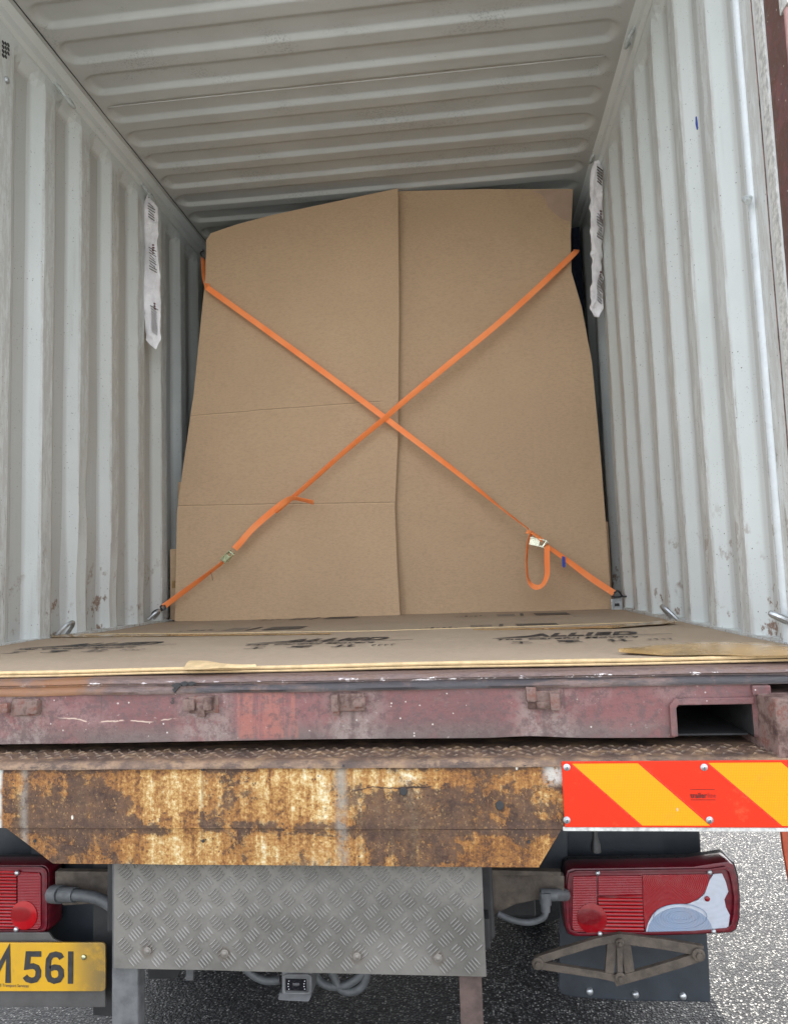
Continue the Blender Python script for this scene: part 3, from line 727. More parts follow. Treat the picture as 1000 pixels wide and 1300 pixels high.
# bumper beam: upper face, lower flap
XL_, XR_ = .02, 2.38
ZF, ZBOT = -.2905, -.362
def wob(x, z): return BY+mnoise.noise(Vector((x*5, z*9, 6)))*.003
mb = MB(); nx = 100
G = []
for z in (-.166, -.185, -.21, -.235, -.26, -.28, ZF):
    G.append([Vector((lerp(XL_, XR_, i/nx), wob(lerp(XL_, XR_, i/nx), z) - (.004 if z == -.166 else 0)*-1, z)) for i in range(nx+1)])
mb.slab(G, (0, .06, 0)); build('bumper_beam', mb, M_RUST, lorry, smooth=True, autos=50)
mb = MB()
pts = [at(8, 1057, BY), at(66, 1102.5, BY), at(684, 1105, BY), at(712, 1057, BY)]
pts = [Vector((p.x, BY+.002, p.z)) for p in pts]; pts[0].z = pts[3].z = ZF-.0012
pts[1].z = pts[2].z = ZBOT
tb = []
for i in range(41): tb.append([pts[0].lerp(pts[3], i/40), pts[1].lerp(pts[2], i/40)])
G = [[a.lerp(b, k/5)+Vector((0, mnoise.noise(Vector((a.x*6, k*.3, 1)))*.0025+.0012*k/5, 0)) for k in range(6)] for a, b in tb]
mb.slab(G, (0, .006, 0)); build('bumper_flap', mb, M_RUST, lorry, smooth=True, autos=40)
for px, py, rr in ((46, 977, .0032), (257, 977, .0032), (436, 973, .0032), (666, 973, .0032), (671, 1069, .0032), (44, 1068, .0032), (258, 1068, .0032), (634, 1023, .009), (512, 1005, .008)):
    p = at(px, py, BY-.003); mb = MB(); mb.disc((p.x, BY-.0005, p.z), (0, -1, 0), rr, .003, 10); build('drilled_hole', mb, M_DARK, lorry)
# marker boards (visible right one and its mirror on the far side)
def board(x0, x1, z0, z1, mirror=False):
    nm = 'reflective_board'
    mb = MB(); mb.box(x0, x1, BY-.008, BY-.003, z0, z1); bd = build(nm, mb, M_RED, lorry, bevel=.001, label='red and yellow diagonal reflective marker board')
    Yf = BY-.0086
    h = z1-z0; sl = .97
    px_top = [750, 811, 900, 1000+0, 1080, 1170]
    T = [at(q, 966, BY).x-x0 for q in (726, 811, 899, 989, 1072)]
    T = [.0195, .142, .2705, .4012, .53]
    sh = .1235*1.0
    bands = [(T[0], T[1]), (T[2], T[3]), (T[4], T[4]+.13)]
    m_ = .0035
    for a, b in bands:
        q = [(a, z1-m_), (a+sh*1.0, z0+m_), (b+sh, z0+m_), (b, z1-m_)]
        # clip to board width
        q = [(min(x1-x0-m_, u), z) for u, z in q]
        if q[2][0]-q[1][0] < .004 and q[3][0]-q[0][0] < .004: continue
        if mirror: q = [(x1-x0-u, z) for u, z in q]
        mb = MB(); mb.prism([Vector((x0+u, Yf, z)) for u, z in q], (0, .0004, 0)); build('yellow_stripe', mb, M_YEL, bd)
        for e0, e1, lx in ((a, a+sh, -.003), (b, b+sh, .004)):
            if e0 < x1-x0-.01:
                k = min(1, (x1-x0-m_-e0)/sh); c0 = (e0+lx, z1-m_); c1 = (e0+sh*k+lx, z1-m_-(h-2*m_)*k)
                if mirror: c0 = (x1-x0-c0[0], c0[1]); c1 = (x1-x0-c1[0], c1[1])
                edg = MB(); band_faces(edg, [c0, c1], .0018, lambda q: Vector((x0+q[0], Yf-.0004, q[1])), (0, .0004, 0)); build('stripe_edge', edg, M_REDP, bd)
    return bd
bdR = board(1.7695, 2.325, -.2835, -.1625)
bdL = board(.045, .597, -.2835, -.1625, True)
mb = MB(); mb.box(1.766, 2.33, BY-.006, BY-.0008, -.2915, -.2845); build('board_rail', mb, M_WHT, lorry, bevel=.001); mb = MB(); mb.box(.04, .60, BY-.006, BY-.0008, -.2915, -.2845); build('board_rail', mb, M_WHT, lorry, bevel=.001)
for (px, py) in ((719, 974), (719, 1041), (893, 974), (900, 1041)):
    p = at(px, py, BY-.009); mb = MB(); mb.disc((p.x, BY-.009, p.z), (0, -1, 0), .0066, .0016, 18); mb.disc((p.x, BY-.0106, p.z), (0, -1, 0), .0042, .0018, 14, .0008)
    s_ = build('rivet', mb, M_GALV, bdR, smooth=True)
    mb = MB(); mb.disc((p.x, BY-.0133, p.z), (0, -1, 0), .0015, .0003, 8); build('rivet_hole', mb, M_BLK, s_)

# --- lettering helper
def text_obj(name, body, size, origin, ux, uy, mat, parent, bold=0, shear=0, spacing=1, thick=.0004, align='LEFT', squash=1.0):
    cu = bpy.data.curves.new(name, 'FONT'); cu.body = body; cu.size = size; cu.offset = bold; cu.shear = shear; cu.space_character = spacing
    cu.extrude = thick; cu.align_x = align; cu.resolution_u = 3
    to = bpy.data.objects.new(name, cu); COL.objects.link(to)
    dg = bpy.context.evaluated_depsgraph_get(); dg.update()
    me = bpy.data.meshes.new_from_object(to.evaluated_get(dg))
    bpy.data.objects.remove(to)
    ux = Vector(ux).normalized(); uy = Vector(uy).normalized(); uz = ux.cross(uy); base = worldloc(parent)
    for v in me.vertices:
        c = v.co.copy(); v.co = Vector(origin)+ux*c.x*squash+uy*c.y+uz*c.z-base
    me.materials.clear(); me.materials.append(mat)
    o = bpy.data.objects.new(name, me); COL.objects.link(o); o.parent = parent
    return o
# trailerline badge
M_BADGE = plain("dark_badge_ink", (.10, .004, .003), .4); M_BADGE2 = plain("thin_badge_ink", (.33, .008, .004), .4)
a = at(876, 1013, BY-.0095); b = at(908, 1013, BY-.0095); wdt = b.x-a.x
t1 = text_obj('badge_word', 'trailer', .0135, (a.x, BY-.0095, a.z), (1, 0, 0), (0, 0, 1), M_BADGE, bdR, bold=.0003, thick=.0002)
wt = max(v.co.x for v in t1.data.vertices)-min(v.co.x for v in t1.data.vertices); k = (wdt*.66)/wt
x_0 = min(v.co.x for v in t1.data.vertices)
for v in t1.data.vertices: v.co.x = x_0+(v.co.x-x_0)*k
t2 = text_obj('badge_word_thin', 'line', .0135, (a.x+wdt*.675, BY-.0095, a.z), (1, 0, 0), (0, 0, 1), M_BADGE2, bdR, thick=.0002)
x_0 = min(v.co.x for v in t2.data.vertices); wt = max(v.co.x for v in t2.data.vertices)-x_0; k = (wdt*.33)/wt
for v in t2.data.vertices: v.co.x = x_0+(v.co.x-x_0)*k
mb = MB(); mb.box(a.x, b.x, BY-.0092, BY-.0088, a.z+.0145, a.z+.0153); mb.box(a.x, b.x, BY-.0092, BY-.0088, a.z-.0042, a.z-.0034); build('badge_rule', mb, M_BADGE, bdR)

# --- chequer plate
PY = -.095
mb = MB(); x0, x1 = .855, 1.609
zb0, zb1 = at(145, 1229, PY).z, at(613, 1240, PY).z
G = [[Vector((lerp(x0, x1, i/30), PY+mnoise.noise(Vector((i*.2, k*.4, 3)))*.001, lerp(-.345, lerp(zb0, zb1, i/30), k/8))) for k in range(9)] for i in range(31)]
mb.slab(G, (0, .004, 0)); plate = build('chequer_plate', mb, M_ALU, lorry, bevel=.0)
mb = MB(); p_ = .0485; r = random.Random(4)
for jj in range(-1, 7):
    for ii in range(-1, 18):
        for sub in (0, 1):
            cx = x0+(ii+.5*sub)*p_; cz = -.36-(jj+.5*sub)*p_
            a = R(-48 if sub == 0 else 42); u = Vector((math.cos(a), 0, math.sin(a))); v = Vector((-u.z, 0, u.x))
            for k in range(-2, 3):
                L = .0145-.0012*abs(k); c = Vector((cx, 0, cz))+v*k*.0066
                e0, e1 = c-u*L, c+u*L
                if min(e0.x, e1.x) < x0+.002 or max(e0.x, e1.x) > x1-.002: continue
                if min(e0.z, e1.z) < lerp(zb0, zb1, (c.x-x0)/(x1-x0))+.002 or max(e0.z, e1.z) > -.346: continue
                yb = PY-.0002; tp = PY-.0026; wd = .0019
                q = lambda p, y: Vector((p.x, y, p.z))
                mb.add([q(e0, yb), q(c-u*L*.5-v*wd, yb), q(c+u*L*.5-v*wd, yb), q(e1, yb), q(c+u*L*.5+v*wd, yb), q(c-u*L*.5+v*wd, yb), q(c-u*L*.55, tp), q(c+u*L*.55, tp)],
                       [(0, 1, 6), (1, 2, 7, 6), (2, 3, 7), (3, 4, 7), (4, 5, 6, 7), (5, 0, 6)])
build('raised_bars', mb, M_ALU, plate)
for px, py in ((187, 1208), (285, 1211), (453, 1215), (556, 1217)):
    p = at(px, py, PY-.004); mb = MB(); mb.disc((p.x, PY-.0022, p.z), (0, -1, 0), .0080, .0010, 16); mb.disc((p.x, PY-.0032, p.z), (0, -1, 0), .0048, .0020, 10, .0010); build('plate_bolt', mb, M_ALU, plate, smooth=True)
# support posts under the plate
a = at(147, 1232, -.06); b = at(188, 1232, -.06); mb = MB(); mb.box(a.x+.004, b.x-.010, -.085, -.05, -.92, -.345); build('support_post', mb, M_GREY, lorry, bevel=.004, label='grey square support post')
a = at(583, 1242, -.06); b = at(611, 1242, -.06); mb = MB(); mb.box(a.x, b.x, -.085, -.075, -.92, -.345); mb.box(b.x-.006, b.x, -.075, -.03, -.92, -.345); build('support_post', mb, M_LEG, lorry, bevel=.002, label='rust brown angle iron support post')
mb = MB(); mb.box(.84, 1.62, -.02, .03, -.56, -.50); build('cross_bar', mb, M_DARK, lorry, bevel=.004)
# chassis, rear cross member, wheels
for X in (.78, 1.55):
    mb = MB(); mb.box(X, X+.08, .02, 6.4, -.56, -.21); build('chassis_rail', mb, M_DARK, lorry, bevel=.006)
for b_ in ((.86, 1.55, .9, .98, -.5, -.22), (.86, 1.55, 2.2, 2.28, -.5, -.22), (.86, 1.55, 3.6, 3.68, -.5, -.22), (0, 2.4, 1.3, 1.36, -.30, -.21)):
    mb = MB(); mb.box(*b_); build('cross_member', mb, M_DARK, lorry, bevel=.004)
def wheel(X0, X1, Yc, lab):
    e = .5; mb = MB(); prof = [(.30, 0), (.40, .0), (.47, .03), (.495, .08), (.495, X1-X0-.08), (.47, X1-X0-.03), (.40, X1-X0), (.30, X1-X0)]
    n = 48; c = Vector((X0, Yc, ROAD+.493)); V = []
    for r_, h in prof: V += [c+Vector((h, math.cos(2*math.pi*i/n)*r_, math.sin(2*math.pi*i/n)*r_)) for i in range(n)]
    F = [(k*n+i, k*n+(i+1) % n, ((k+1) % 8)*n+(i+1) % n, ((k+1) % 8)*n+i) for k in range(8) for i in range(n)]
    mb.add(V, F); wh = build('wheel', mb, M_TYRE, lorry, smooth=True)
    mb = MB(); mb.disc((X0+.05, Yc, c.z), (1, 0, 0), .30, X1-X0-.1, 32, -.06); build('rim', mb, M_GREY, wh, smooth=True)
wheel(.12, .42, 1.75, ''); wheel(1.98, 2.28, 1.75, '')
mb = MB(); mb.tube([(.42, 1.75, ROAD+.493), (1.98, 1.75, ROAD+.493)], .07, 16); mb.disc((1.06, 1.75, ROAD+.493), (1, 0, 0), .2, .25, 24); build('axle', mb, M_DARK, lorry, smooth=True)
for X in (.06, 2.28):
    mb = MB(); mb.box(X, X+.03, 3.0, 6.2, -.86, -.30); build('shade_guard', mb, M_DARK, lorry, bevel=.004)  # unseen guards, added to block side light under the bed
mb = MB(); mb.box(0, 2.4, 6.3, 8.2, -.85, 1.7); build('shade_cab', mb, M_GREY, lorry, bevel=.06)  # unseen front of the lorry, added to block light from ahead
wheel(.12, .42, 7.2, ''); wheel(1.98, 2.28, 7.2, ''); wheel(.44, .74, 1.75, ''); wheel(1.66, 1.96, 1.75, '')  # front and twin wheels, added to cut the light underneath
mb = MB(); mb.box(.6, 1.75, .55, .62, -.75, -.3); build('towing_beam', mb, M_DARK, lorry, bevel=.006)
# mudflaps
FLY = .24
def flap(mir):
    P = [(712, 1020), (886, 1020), (888, 1060), (899, 1215), (902, 1272.5), (800, 1271), (725, 1266), (712, 1262), (709, 1255)]
    W3 = [at(a, b, FLY) for a, b in P]
    if mir: W3 = [Vector((2.40-p.x+.0, p.y, p.z)) for p in W3][::-1]
    mb = MB(); mb.prism(W3, (0, .01, 0)); return build('mudflap', mb, M_RUB, lorry, bevel=.003)
fr = flap(False); fl_ = flap(True)
for px, py in ((748, 1258), (806, 1262), (866, 1264)):
    p = at(px, py, FLY); mb = MB(); mb.disc((p.x, FLY, p.z), (0, -1, 0), .008, .006, 14, .002); build('flap_bolt', mb, M_GALV, fr, smooth=True)
mb = MB(); p = at(755, 1060, .05); mb.tube([(p.x, .05, p.z+.03), (p.x, .05, p.z-.005), (p.x, .05, p.z-.02), (p.x, .05, p.z-.034)], [.006, .006, .0105, .011], 12); build('rubber_connector', mb, M_BLK, lorry, smooth=True)

# --- tail lamps
def px3(Y): return lambda q: at(q[0], q[1], Y)
def panel(name, pts, Y, th, mat, parent, bevel=.001, smooth=False):
    mb = MB(); mb.prism([at(a, b, Y) for a, b in pts][::-1], (0, th, 0)); return build(name, mb, mat, parent, bevel=bevel, smooth=smooth)
hous = [(717, 1112), (719, 1105), (726, 1102.5), (800, 1101.5), (880, 1100), (905, 1096), (924, 1093), (931, 1098), (936, 1115), (938.5, 1140), (938, 1165), (934, 1180), (927, 1184.5), (880, 1187), (820, 1188.5), (730, 1189.5), (721, 1186), (717, 1178), (714, 1145)]
tl = panel('tail_lamp', hous, TLY+.003, .055, M_LRX, lorry, .006, True)
tl['label'] = 'red tail lamp with clear reversing section'
back = [(q[0]*1.0+(-1 if q[0] < 800 else 1), q[1]-3 if q[1] < 1140 else q[1]) for q in hous]
panel('lamp_housing', back, TLY+.03, .06, M_HOUS, tl, .004)
Yi = TLY-.0005
mk = [(724, 1118), (727, 1111), (733, 1109), (900, 1108), (909, 1113), (912, 1122), (913, 1128), (910, 1136), (912, 1147), (917, 1158), (914, 1183), (735, 1184.5), (727, 1182), (723, 1175)]
# individual lens fields
panel('lens_field', [(727, 1113), (757, 1112), (757, 1183), (729, 1183), (726, 1178)], Yi, .004, M_LR2, tl)
panel('lens_field', [(759, 1112), (814, 1112), (815, 1136), (759, 1137)], Yi, .004, M_LR2, tl)
panel('lens_field', [(759, 1138), (815, 1137), (817, 1183), (759, 1183)], Yi, .004, M_LR, tl)
fan = [(815, 1111), (898, 1110), (900, 1118), (896, 1130), (888, 1139), (877, 1146), (860, 1149), (845, 1150), (833, 1155), (825, 1164), (818, 1181), (816, 1150)]
panel('lens_field', fan, Yi, .004, M_LFAN, tl)
clr = [(900, 1118), (905, 1110), (916, 1109), (921, 1120), (924, 1132), (919, 1142), (921, 1152), (926, 1162), (924, 1180), (905, 1183), (819, 1183.5), (822, 1172), (829, 1160), (840, 1152), (853, 1149), (872, 1148), (885, 1143), (894, 1135)]
panel('clear_field', clr, Yi, .004, M_LCLR2, tl)
ell = [(822, 1183)]+[(863+41*math.cos(R(a)), 1183-31*math.sin(R(a))) for a in range(175, -1, -12)]+[(903, 1183)]
panel('reversing_lens', ell, Yi-.0012, .003, M_LCLR, tl, .0008)
for (cx_, cy_, ra, rb) in ((863, 1163, 24, 10), (863, 1163, 15, 5.5), (863, 1164, 34, 16)):
    mb = MB(); band_faces(mb, [(cx_+ra*math.cos(R(a)), cy_-rb*math.sin(R(a))) for a in range(0, 360, 15)], .9, px3(Yi-.0022), (0, .0012, 0), True); build('lens_ring', mb, M_LCLR, tl)
rd = [(751+19*math.cos(R(a)), 1166+19*math.sin(R(a))) for a in range(0, 360, 12)]
mb = MB(); c = at(751, 1166, Yi-.001); c2 = at(770, 1166, Yi-.001); rr = (c2-c).length
for k in range(5): pass
mb.disc(c, (0, -1, 0), rr, .0016, 32, .0006); build('round_reflector', mb, M_LROUND, tl, smooth=True)
mb = MB(); c = at(897, 1141, Yi-.001); mb.disc(c, (0, -1, 0), .0055, .002, 16, .001); build('red_spot', mb, M_LROUND, tl, smooth=True)
for px, py in ((758, 1108), (761, 1185), (900, 1107), (905, 1182)):
    c = at(px, py, Yi-.001); mb = MB(); mb.disc(c, (0, -1, 0), .0052, .004, 12, .0015); build('lens_screw', mb, M_GALV, tl, smooth=True)
rim = [(900, 1105), (920, 1102), (926, 1106), (930, 1120), (933, 1141), (932, 1162), (929, 1175), (923, 1180), (880, 1183.5), (820, 1185), (733, 1186), (724, 1182), (720.5, 1174), (719.5, 1145), (722, 1116), (724, 1110), (731, 1107.5), (800, 1106.5)]
mb = MB(); band_faces(mb, [(a, b) for a, b in rim[:]], 3.2, px3(TLY-.003), (0, .006, 0), True); build('lens_rim', mb, M_LRX, tl, bevel=.0008)
# left lamp
hl = rrect(-58, 1098, 63, 1186, 10)
tl2 = panel('tail_lamp', hl[::-1], TLY+.003, .055, M_LRX, lorry, .006, True); tl2['label'] = 'red tail lamp above the yellow number plate'
panel('lamp_housing', [(a, b-2) for a, b in hl[::-1]], TLY+.03, .06, M_HOUS, tl2, .004)
panel('lens_field', rrect(-50, 1106, 21, 1179, 4)[::-1], Yi, .004, M_LR, tl2)
panel('lens_field', [(23, 1107), (50, 1108), (52, 1112), (52, 1176), (48, 1180), (23, 1179)], Yi, .004, M_LR2, tl2)
c = at(31, 1162, Yi-.001); rr = (at(48, 1162, Yi)-c).length; mb = MB(); mb.disc(c, (0, -1, 0), rr, .0016, 32, .0006); build('round_reflector', mb, M_LROUNDL, tl2, smooth=True)
for px, py in ((22.5, 1108), (21.5, 1179.5)):
    c = at(px, py, Yi-.001); mb = MB(); mb.disc(c, (0, -1, 0), .0058, .004, 12, .0015); build('lens_screw', mb, M_GALV, tl2, smooth=True)
mb = MB(); band_faces(mb, rrect(-54, 1102, 58.5, 1183, 9), 3.2, px3(TLY-.003), (0, .006, 0), True); build('lens_rim', mb, M_LRX, tl2, bevel=.0008)
# lamp brackets
panel('dark_filler', [(606, 1040), (720, 1040), (720, 1125), (606, 1125)], .19, .02, M_RUB, lorry, .003)  # dark sheet added to fill the gap beside the lamp
panel('lamp_bracket', [(606, 1108), (695, 1110), (716, 1112), (716, 1142), (680, 1143), (655, 1148), (630, 1160), (606, 1178)], .07, .02, M_BRK, lorry, .003)
panel('dark_filler', [(40, 1040), (125, 1040), (125, 1215), (40, 1215)], .19, .02, M_RUB, lorry, .003)  # dark sheet added to cover bright ground showing past the bracket
panel('lamp_bracket', [(70, 1106), (152, 1107), (152, 1158), (145, 1150), (112, 1148), (80, 1150), (70, 1130)], .10, .02, M_BRK, lorry, .003)
panel('lamp_bracket', [(606, 1104), (712, 1107), (712, 1112), (606, 1112)], .055, .02, M_BRK, lorry, .002)
panel('side_plate', [(118, 1080), (155, 1080), (155, 1290), (118, 1290)], .14, .02, M_DARK, lorry, .003)
panel('plate_bracket', [(-60, 1184), (62, 1184), (68, 1192), (80, 1197), (100, 1203), (132, 1210), (134, 1279), (-60, 1279)], .09, .006, plain("grey_backing", (.085, .08, .075), .6, sc=18), lorry, .002)
# conduit elbow right
cp = smoothpath([at(632, 1160, .06), at(650, 1168, .055), at(672, 1171, .05), at(690, 1164, .045), at(692, 1150, .045), at(692, 1142, .045)], 8)
mb = MB(); mb.tube(cp, .0066, 10); build('cable_conduit', mb, M_PIPE, lorry, smooth=True)
mb = MB(); mb.tube([at(692, 1157, .045), at(692, 1148, .045)], .010, 12); mb.tube([at(692, 1148, .045), at(692, 1132, .045)], .0125, 12); mb.tube([at(686, 1136, .047), at(702, 1136, .05), at(717, 1136, .09)], .0125, 12); build('conduit_elbow', mb, M_PIPE, lorry, smooth=True)
cp = smoothpath([at(66, 1136, .09), at(82, 1136, .07), at(105, 1137, .06), at(128, 1142, .06), at(150, 1156, .06)], 8)
mb = MB(); mb.tube(cp, .013, 12); build('cable_conduit', mb, M_PIPE, lorry, smooth=True)
mb = MB(); mb.tube([at(67, 1135, .085), at(78, 1135.5, .073)], .020, 12); mb.tube([at(78, 1135.5, .073), at(96, 1136, .063)], .0165, 12); build('conduit_elbow', mb, M_PIPE, lorry, smooth=True)
# open diamond bracket below the right lamp
mb = MB(); Yb = .085
def bar(P, wd, dy, th=.012): band_faces(mb, P, wd, px3(Yb+dy), (0, th, 0))
bar([(679, 1221), (700, 1214), (755, 1197), (790, 1190)], 10, 0)
bar([(786, 1192), (840, 1199), (892, 1208)], 13, .0012)
bar([(677, 1225), (720, 1232), (760, 1238), (792, 1245)], 9, .0024)
bar([(780, 1247), (820, 1236), (858, 1225), (892, 1214)], 12, .0036)
bar([(777, 1196), (773, 1240)], 12, .0048); bar([(793, 1196), (799, 1236)], 13, .006); bar([(786, 1192), (787, 1246)], 7, -.0024)
br = build('diamond_bracket', mb, M_BRK, lorry, bevel=.0012)
for px, py, q in ((682, 1223, .0085), (786, 1197, .006), (787, 1241, .0075), (886, 1212, .009)):
    c = at(px, py, Yb-.003); mb = MB(); mb.disc(c, (0, -1, 0), q*1.5, .004, 16); mb.disc(c+Vector((0, -.004, 0)), (0, -1, 0), q*.8, .005, 6); build('bracket_bolt', mb, M_BRK, br)
# orange flap at the far side edge
panel('side_flap', [(990.5, 1050), (1045, 1050), (1045, 1150), (1006, 1150), (1000, 1113), (994, 1080)], .05, .01, M_ORG, lorry, .002)
# number plate
NY = .078
np_ = panel('number_plate', rrect(-150, 1197, 134, 1258.5, 5)[::-1], NY, .005, M_NP, lorry, .001)
np_['label'] = 'yellow number plate with black characters ending 561'
gm = MB()
T3 = px3(NY-.0012)
sw = 7.4
def st(P, w_=sw, dy=0): band_faces(gm, P, w_, px3(NY-.0012-dy), (0, .001, 0))
st([(-20, 1248), (-20, 1207.0), (-4.5, 1236), (10.5, 1207.0), (10.5, 1248)], 7)
st([(52.5, 1211.3), (36.2, 1211.3), (34.6, 1227.6), (42, 1226.5), (47, 1228.5), (49, 1233), (48.6, 1239.5), (45.5, 1243.8), (40, 1245), (35, 1243.5), (31.8, 1239.5)], 7)
st([(78.5, 1217), (76, 1213), (71, 1211.6), (65.5, 1213), (62, 1218.5), (61.2, 1228), (61.2, 1238.5), (63.5, 1243.5), (69, 1245.6), (75, 1244), (78, 1239), (77.6, 1232.5), (74.5, 1228.8), (69, 1228), (64, 1230)], 7)
st([(90, 1208), (89.6, 1249)], 6.6)
build('plate_characters', gm, M_INK, np_)
c = at(107, 1215, NY-.001); mb = MB(); mb.disc(c, (0, -1, 0), .006, .003, 14, .001); build('plate_screw', mb, M_ZINC, np_, smooth=True)
a = at(-6, 1252.5, NY-.001); text_obj('maker_line', 'chell Transport Services', .0098, a, (1, 0, 0), (0, 0, 1), M_INKF, np_, thick=.0001, squash=.86)
# reversing camera and hanging cables
p0, p1 = at(357, 1238, -.03), at(397, 1266, -.03)
mb = MB(); mb.box(p0.x, p1.x, -.03, .05, p1.z+.004, p0.z+.03); rc = build('reversing_camera', mb, M_GREY, lorry, bevel=.006, smooth=True)
mb = MB(); band_faces(mb, rrect(360, 1239, 394, 1262, 4), 4, px3(-.034), (0, .01, 0), True); mb.prism([at(353, 1270, -.045), at(392, 1272, -.045), at(396, 1262, -.034), at(354, 1261, -.034)], (0, .04, 0)); build('camera_shroud', mb, M_GREY, rc, bevel=.002)
q0, q1 = at(363, 1243, -.0325), at(389, 1258, -.0325); mb = MB(); mb.box(q0.x, q1.x, -.033, -.0295, q1.z, q0.z); build('camera_window', mb, M_GLASSB, rc)
for px in (366, 386):
    for k in range(4):
        mb = MB(); mb.disc(at(px+(.8 if k in (0, 3) else 0), 1245.5+k*3.4, -.0332), (0, -1, 0), .0011, .0005, 8); build('camera_led', mb, M_LED, rc)
mb = MB(); mb.disc(at(376, 1251, -.0332), (0, -1, 0), .0085, .003, 20, .002); build('camera_lens', mb, M_GLASSB, rc, smooth=True)
for P in ([(398, 1232), (405, 1245), (420, 1252), (440, 1250), (458, 1238), (462, 1225)], [(418, 1225), (424, 1240), (432, 1255), (446, 1259), (460, 1252), (466, 1236), (467, 1222)], [(310, 1228), (325, 1240), (340, 1245), (356, 1244)]):
    mb = MB(); mb.tube(smoothpath([at(a, b, .02) for a, b in P], 6), .0085, 10); build('hanging_cable', mb, M_PIPE, lorry, smooth=True)
panel('small_bracket', [(188, 1222), (226, 1222), (230, 1232), (226, 1241), (219, 1243), (188, 1243)], .02, .012, M_DARK, lorry, .002)
panel('hanging_tab', [(236, 1222), (246, 1222), (245, 1245), (236, 1245)], .02, .008, M_GREY, lorry, .001)

# ============================================================ FLOOR CARDBOARD
def fz(x, y): return .010+.0025*mnoise.noise(Vector((x*2.3, y*2.8, 0)))+.004*max(0, mnoise.noise(Vector((x*.9, y*1.3, 7))))
def floor_sheet(name, lab, front, back, z0, th, mat, base, edge=.0):
    nx, nyy = 80, 30; G = []
    for i in range(nx+1):
        t = i/nx; row = []
        x = lerp(front[0][0], front[-1][0], t)
        def yat(C):
            for (xa, ya), (xb, yb) in zip(C[:-1], C[1:]):
                if xa <= x <= xb+1e-9: return lerp(ya, yb, (x-xa)/(xb-xa))
            return C[-1][1]
        ya, yb = yat(front), yat(back)
        for j in range(nyy+1):
            y = lerp(ya, yb, j/nyy); row.append(Vector((x, y, z0+fz(x, y)+edge*math.exp(-((y-yb)/.05)**2)*(.5+.5*mnoise.noise(Vector((x*2, 1, 1)))))))
        G.append(row)
    mb = MB(); mb.slab([[p-Vector((0, 0, 0)) for p in r_] for r_ in G], (0, 0, -th))
    root = thing(name, lab, 'cardboard sheet', base, 'flattened cartons laid over the container floor')
    build('sheet', mb, mat, root, smooth=True, autos=50)
    return root, G
fa, Ga = floor_sheet('cardboard_sheet', 'printed floor cardboard reaching from the sill to the tape seam, nearest the rusty lorry', [(.015, .0), (.9, .006), (1.6, .003), (2.335, .012)], [(.015, 1.215), (.5, 1.10), (1.34, .965), (1.9, 1.0), (2.335, 1.09)], .004, .004, M_CARDF, (1.17, .5, 0), .003)
fb, Gb = floor_sheet('cardboard_sheet', 'floor cardboard behind the tape seam, under the upright brown panels', [(.015, 1.0), (2.335, .92)], [(.015, 2.3), (2.335, 2.35)], -.002, .004, M_CARDF, (1.17, 1.7, 0))
fcx, Gc = floor_sheet('cardboard_sheet', 'lower cardboard layer showing only its cream cut edge above the maroon sill', [(.02, -.004), (.8, .004), (1.6, .003), (2.33, .006)], [(.02, .88), (2.33, .88)], -.0045, .0035, M_CARDF, (1.17, .4, 0))
# pale folded front edge of each layer
def yat(C, x):
    for (xa, ya), (xb, yb) in zip(C[:-1], C[1:]):
        if xa <= x <= xb+1e-9: return lerp(ya, yb, (x-xa)/(xb-xa))
    return C[-1][1]
mb = MB(); F1 = [(.015, .0), (.9, .006), (1.6, .003), (2.335, .012)]
P = [Vector((x, yat(F1, x)-.001, .0125+fz(x, 0)-.010)) for x in [.018+i*2.3/70 for i in range(71)]]
mb.tube(P, [.0043+.0008*mnoise.noise(Vector((p.x*9, 0, 0))) for p in P], 8); build('cut_edge', mb, M_EDGE, fa, smooth=True)
mb = MB(); F2 = [(.02, -.004), (.8, .004), (1.6, .003), (2.33, .006)]
P = [Vector((x, yat(F2, x)-.001, .0052+fz(x, 0)-.010)) for x in [.022+i*2.3/70 for i in range(71)]]
mb.tube(P, .0026, 8); build('cut_edge', mb, M_EDGE, fcx, smooth=True)
# seam edge
SE = [(.015, 1.215), (.5, 1.10), (1.34, .965), (1.9, 1.0), (2.335, 1.09)]
mb = MB(); P = [Vector((x, yat(SE, x), Ga[min(80, int(round((x-.015)/2.32*80)))][30].z-.001)) for x in [.05+i*2.27/80 for i in range(81)]]
mb.tube(P, .0032, 7); build('cut_edge', mb, M_EDGE, fa, smooth=True)
# tape: torn tab and curled right part
def ribbon_sheet(name, top, bot, mat, parent, th=.001, n=24, lift=0):
    G = []
    for i in range(n+1):
        a = along(top, i/n); b = along(bot, i/n); row = []
        for k in range(5):
            q = a.lerp(b, k/4); q = q+Vector((0, 0, lift*math.sin(math.pi*k/4)+mnoise.noise(q*14)*.0022)); row.append(q)
        G.append(row)
    mb = MB(); mb.slab(G, (0, .0006, -th)); return build(name, mb, mat, parent, smooth=True)
ribbon_sheet('parcel_tape', [atz(785, 826, .022), atz(830, 818, .026), atz(900, 815, .030), atz(960, 816, .030), atz(1030, 822, .026)], [atz(785, 828, .019), atz(840, 831, .018), atz(900, 832, .018), atz(960, 832, .018), atz(1030, 834, .016)], M_TAPE, fa, lift=.006)
ribbon_sheet('parcel_tape', [atz(242, 838, .024), atz(262, 839, .024), atz(285, 843, .021), atz(325, 845, .020)], [atz(233, 849, .016), atz(260, 849, .016), atz(285, 848, .016), atz(325, 847.5, .016)], M_EDGE, fa, lift=.004)
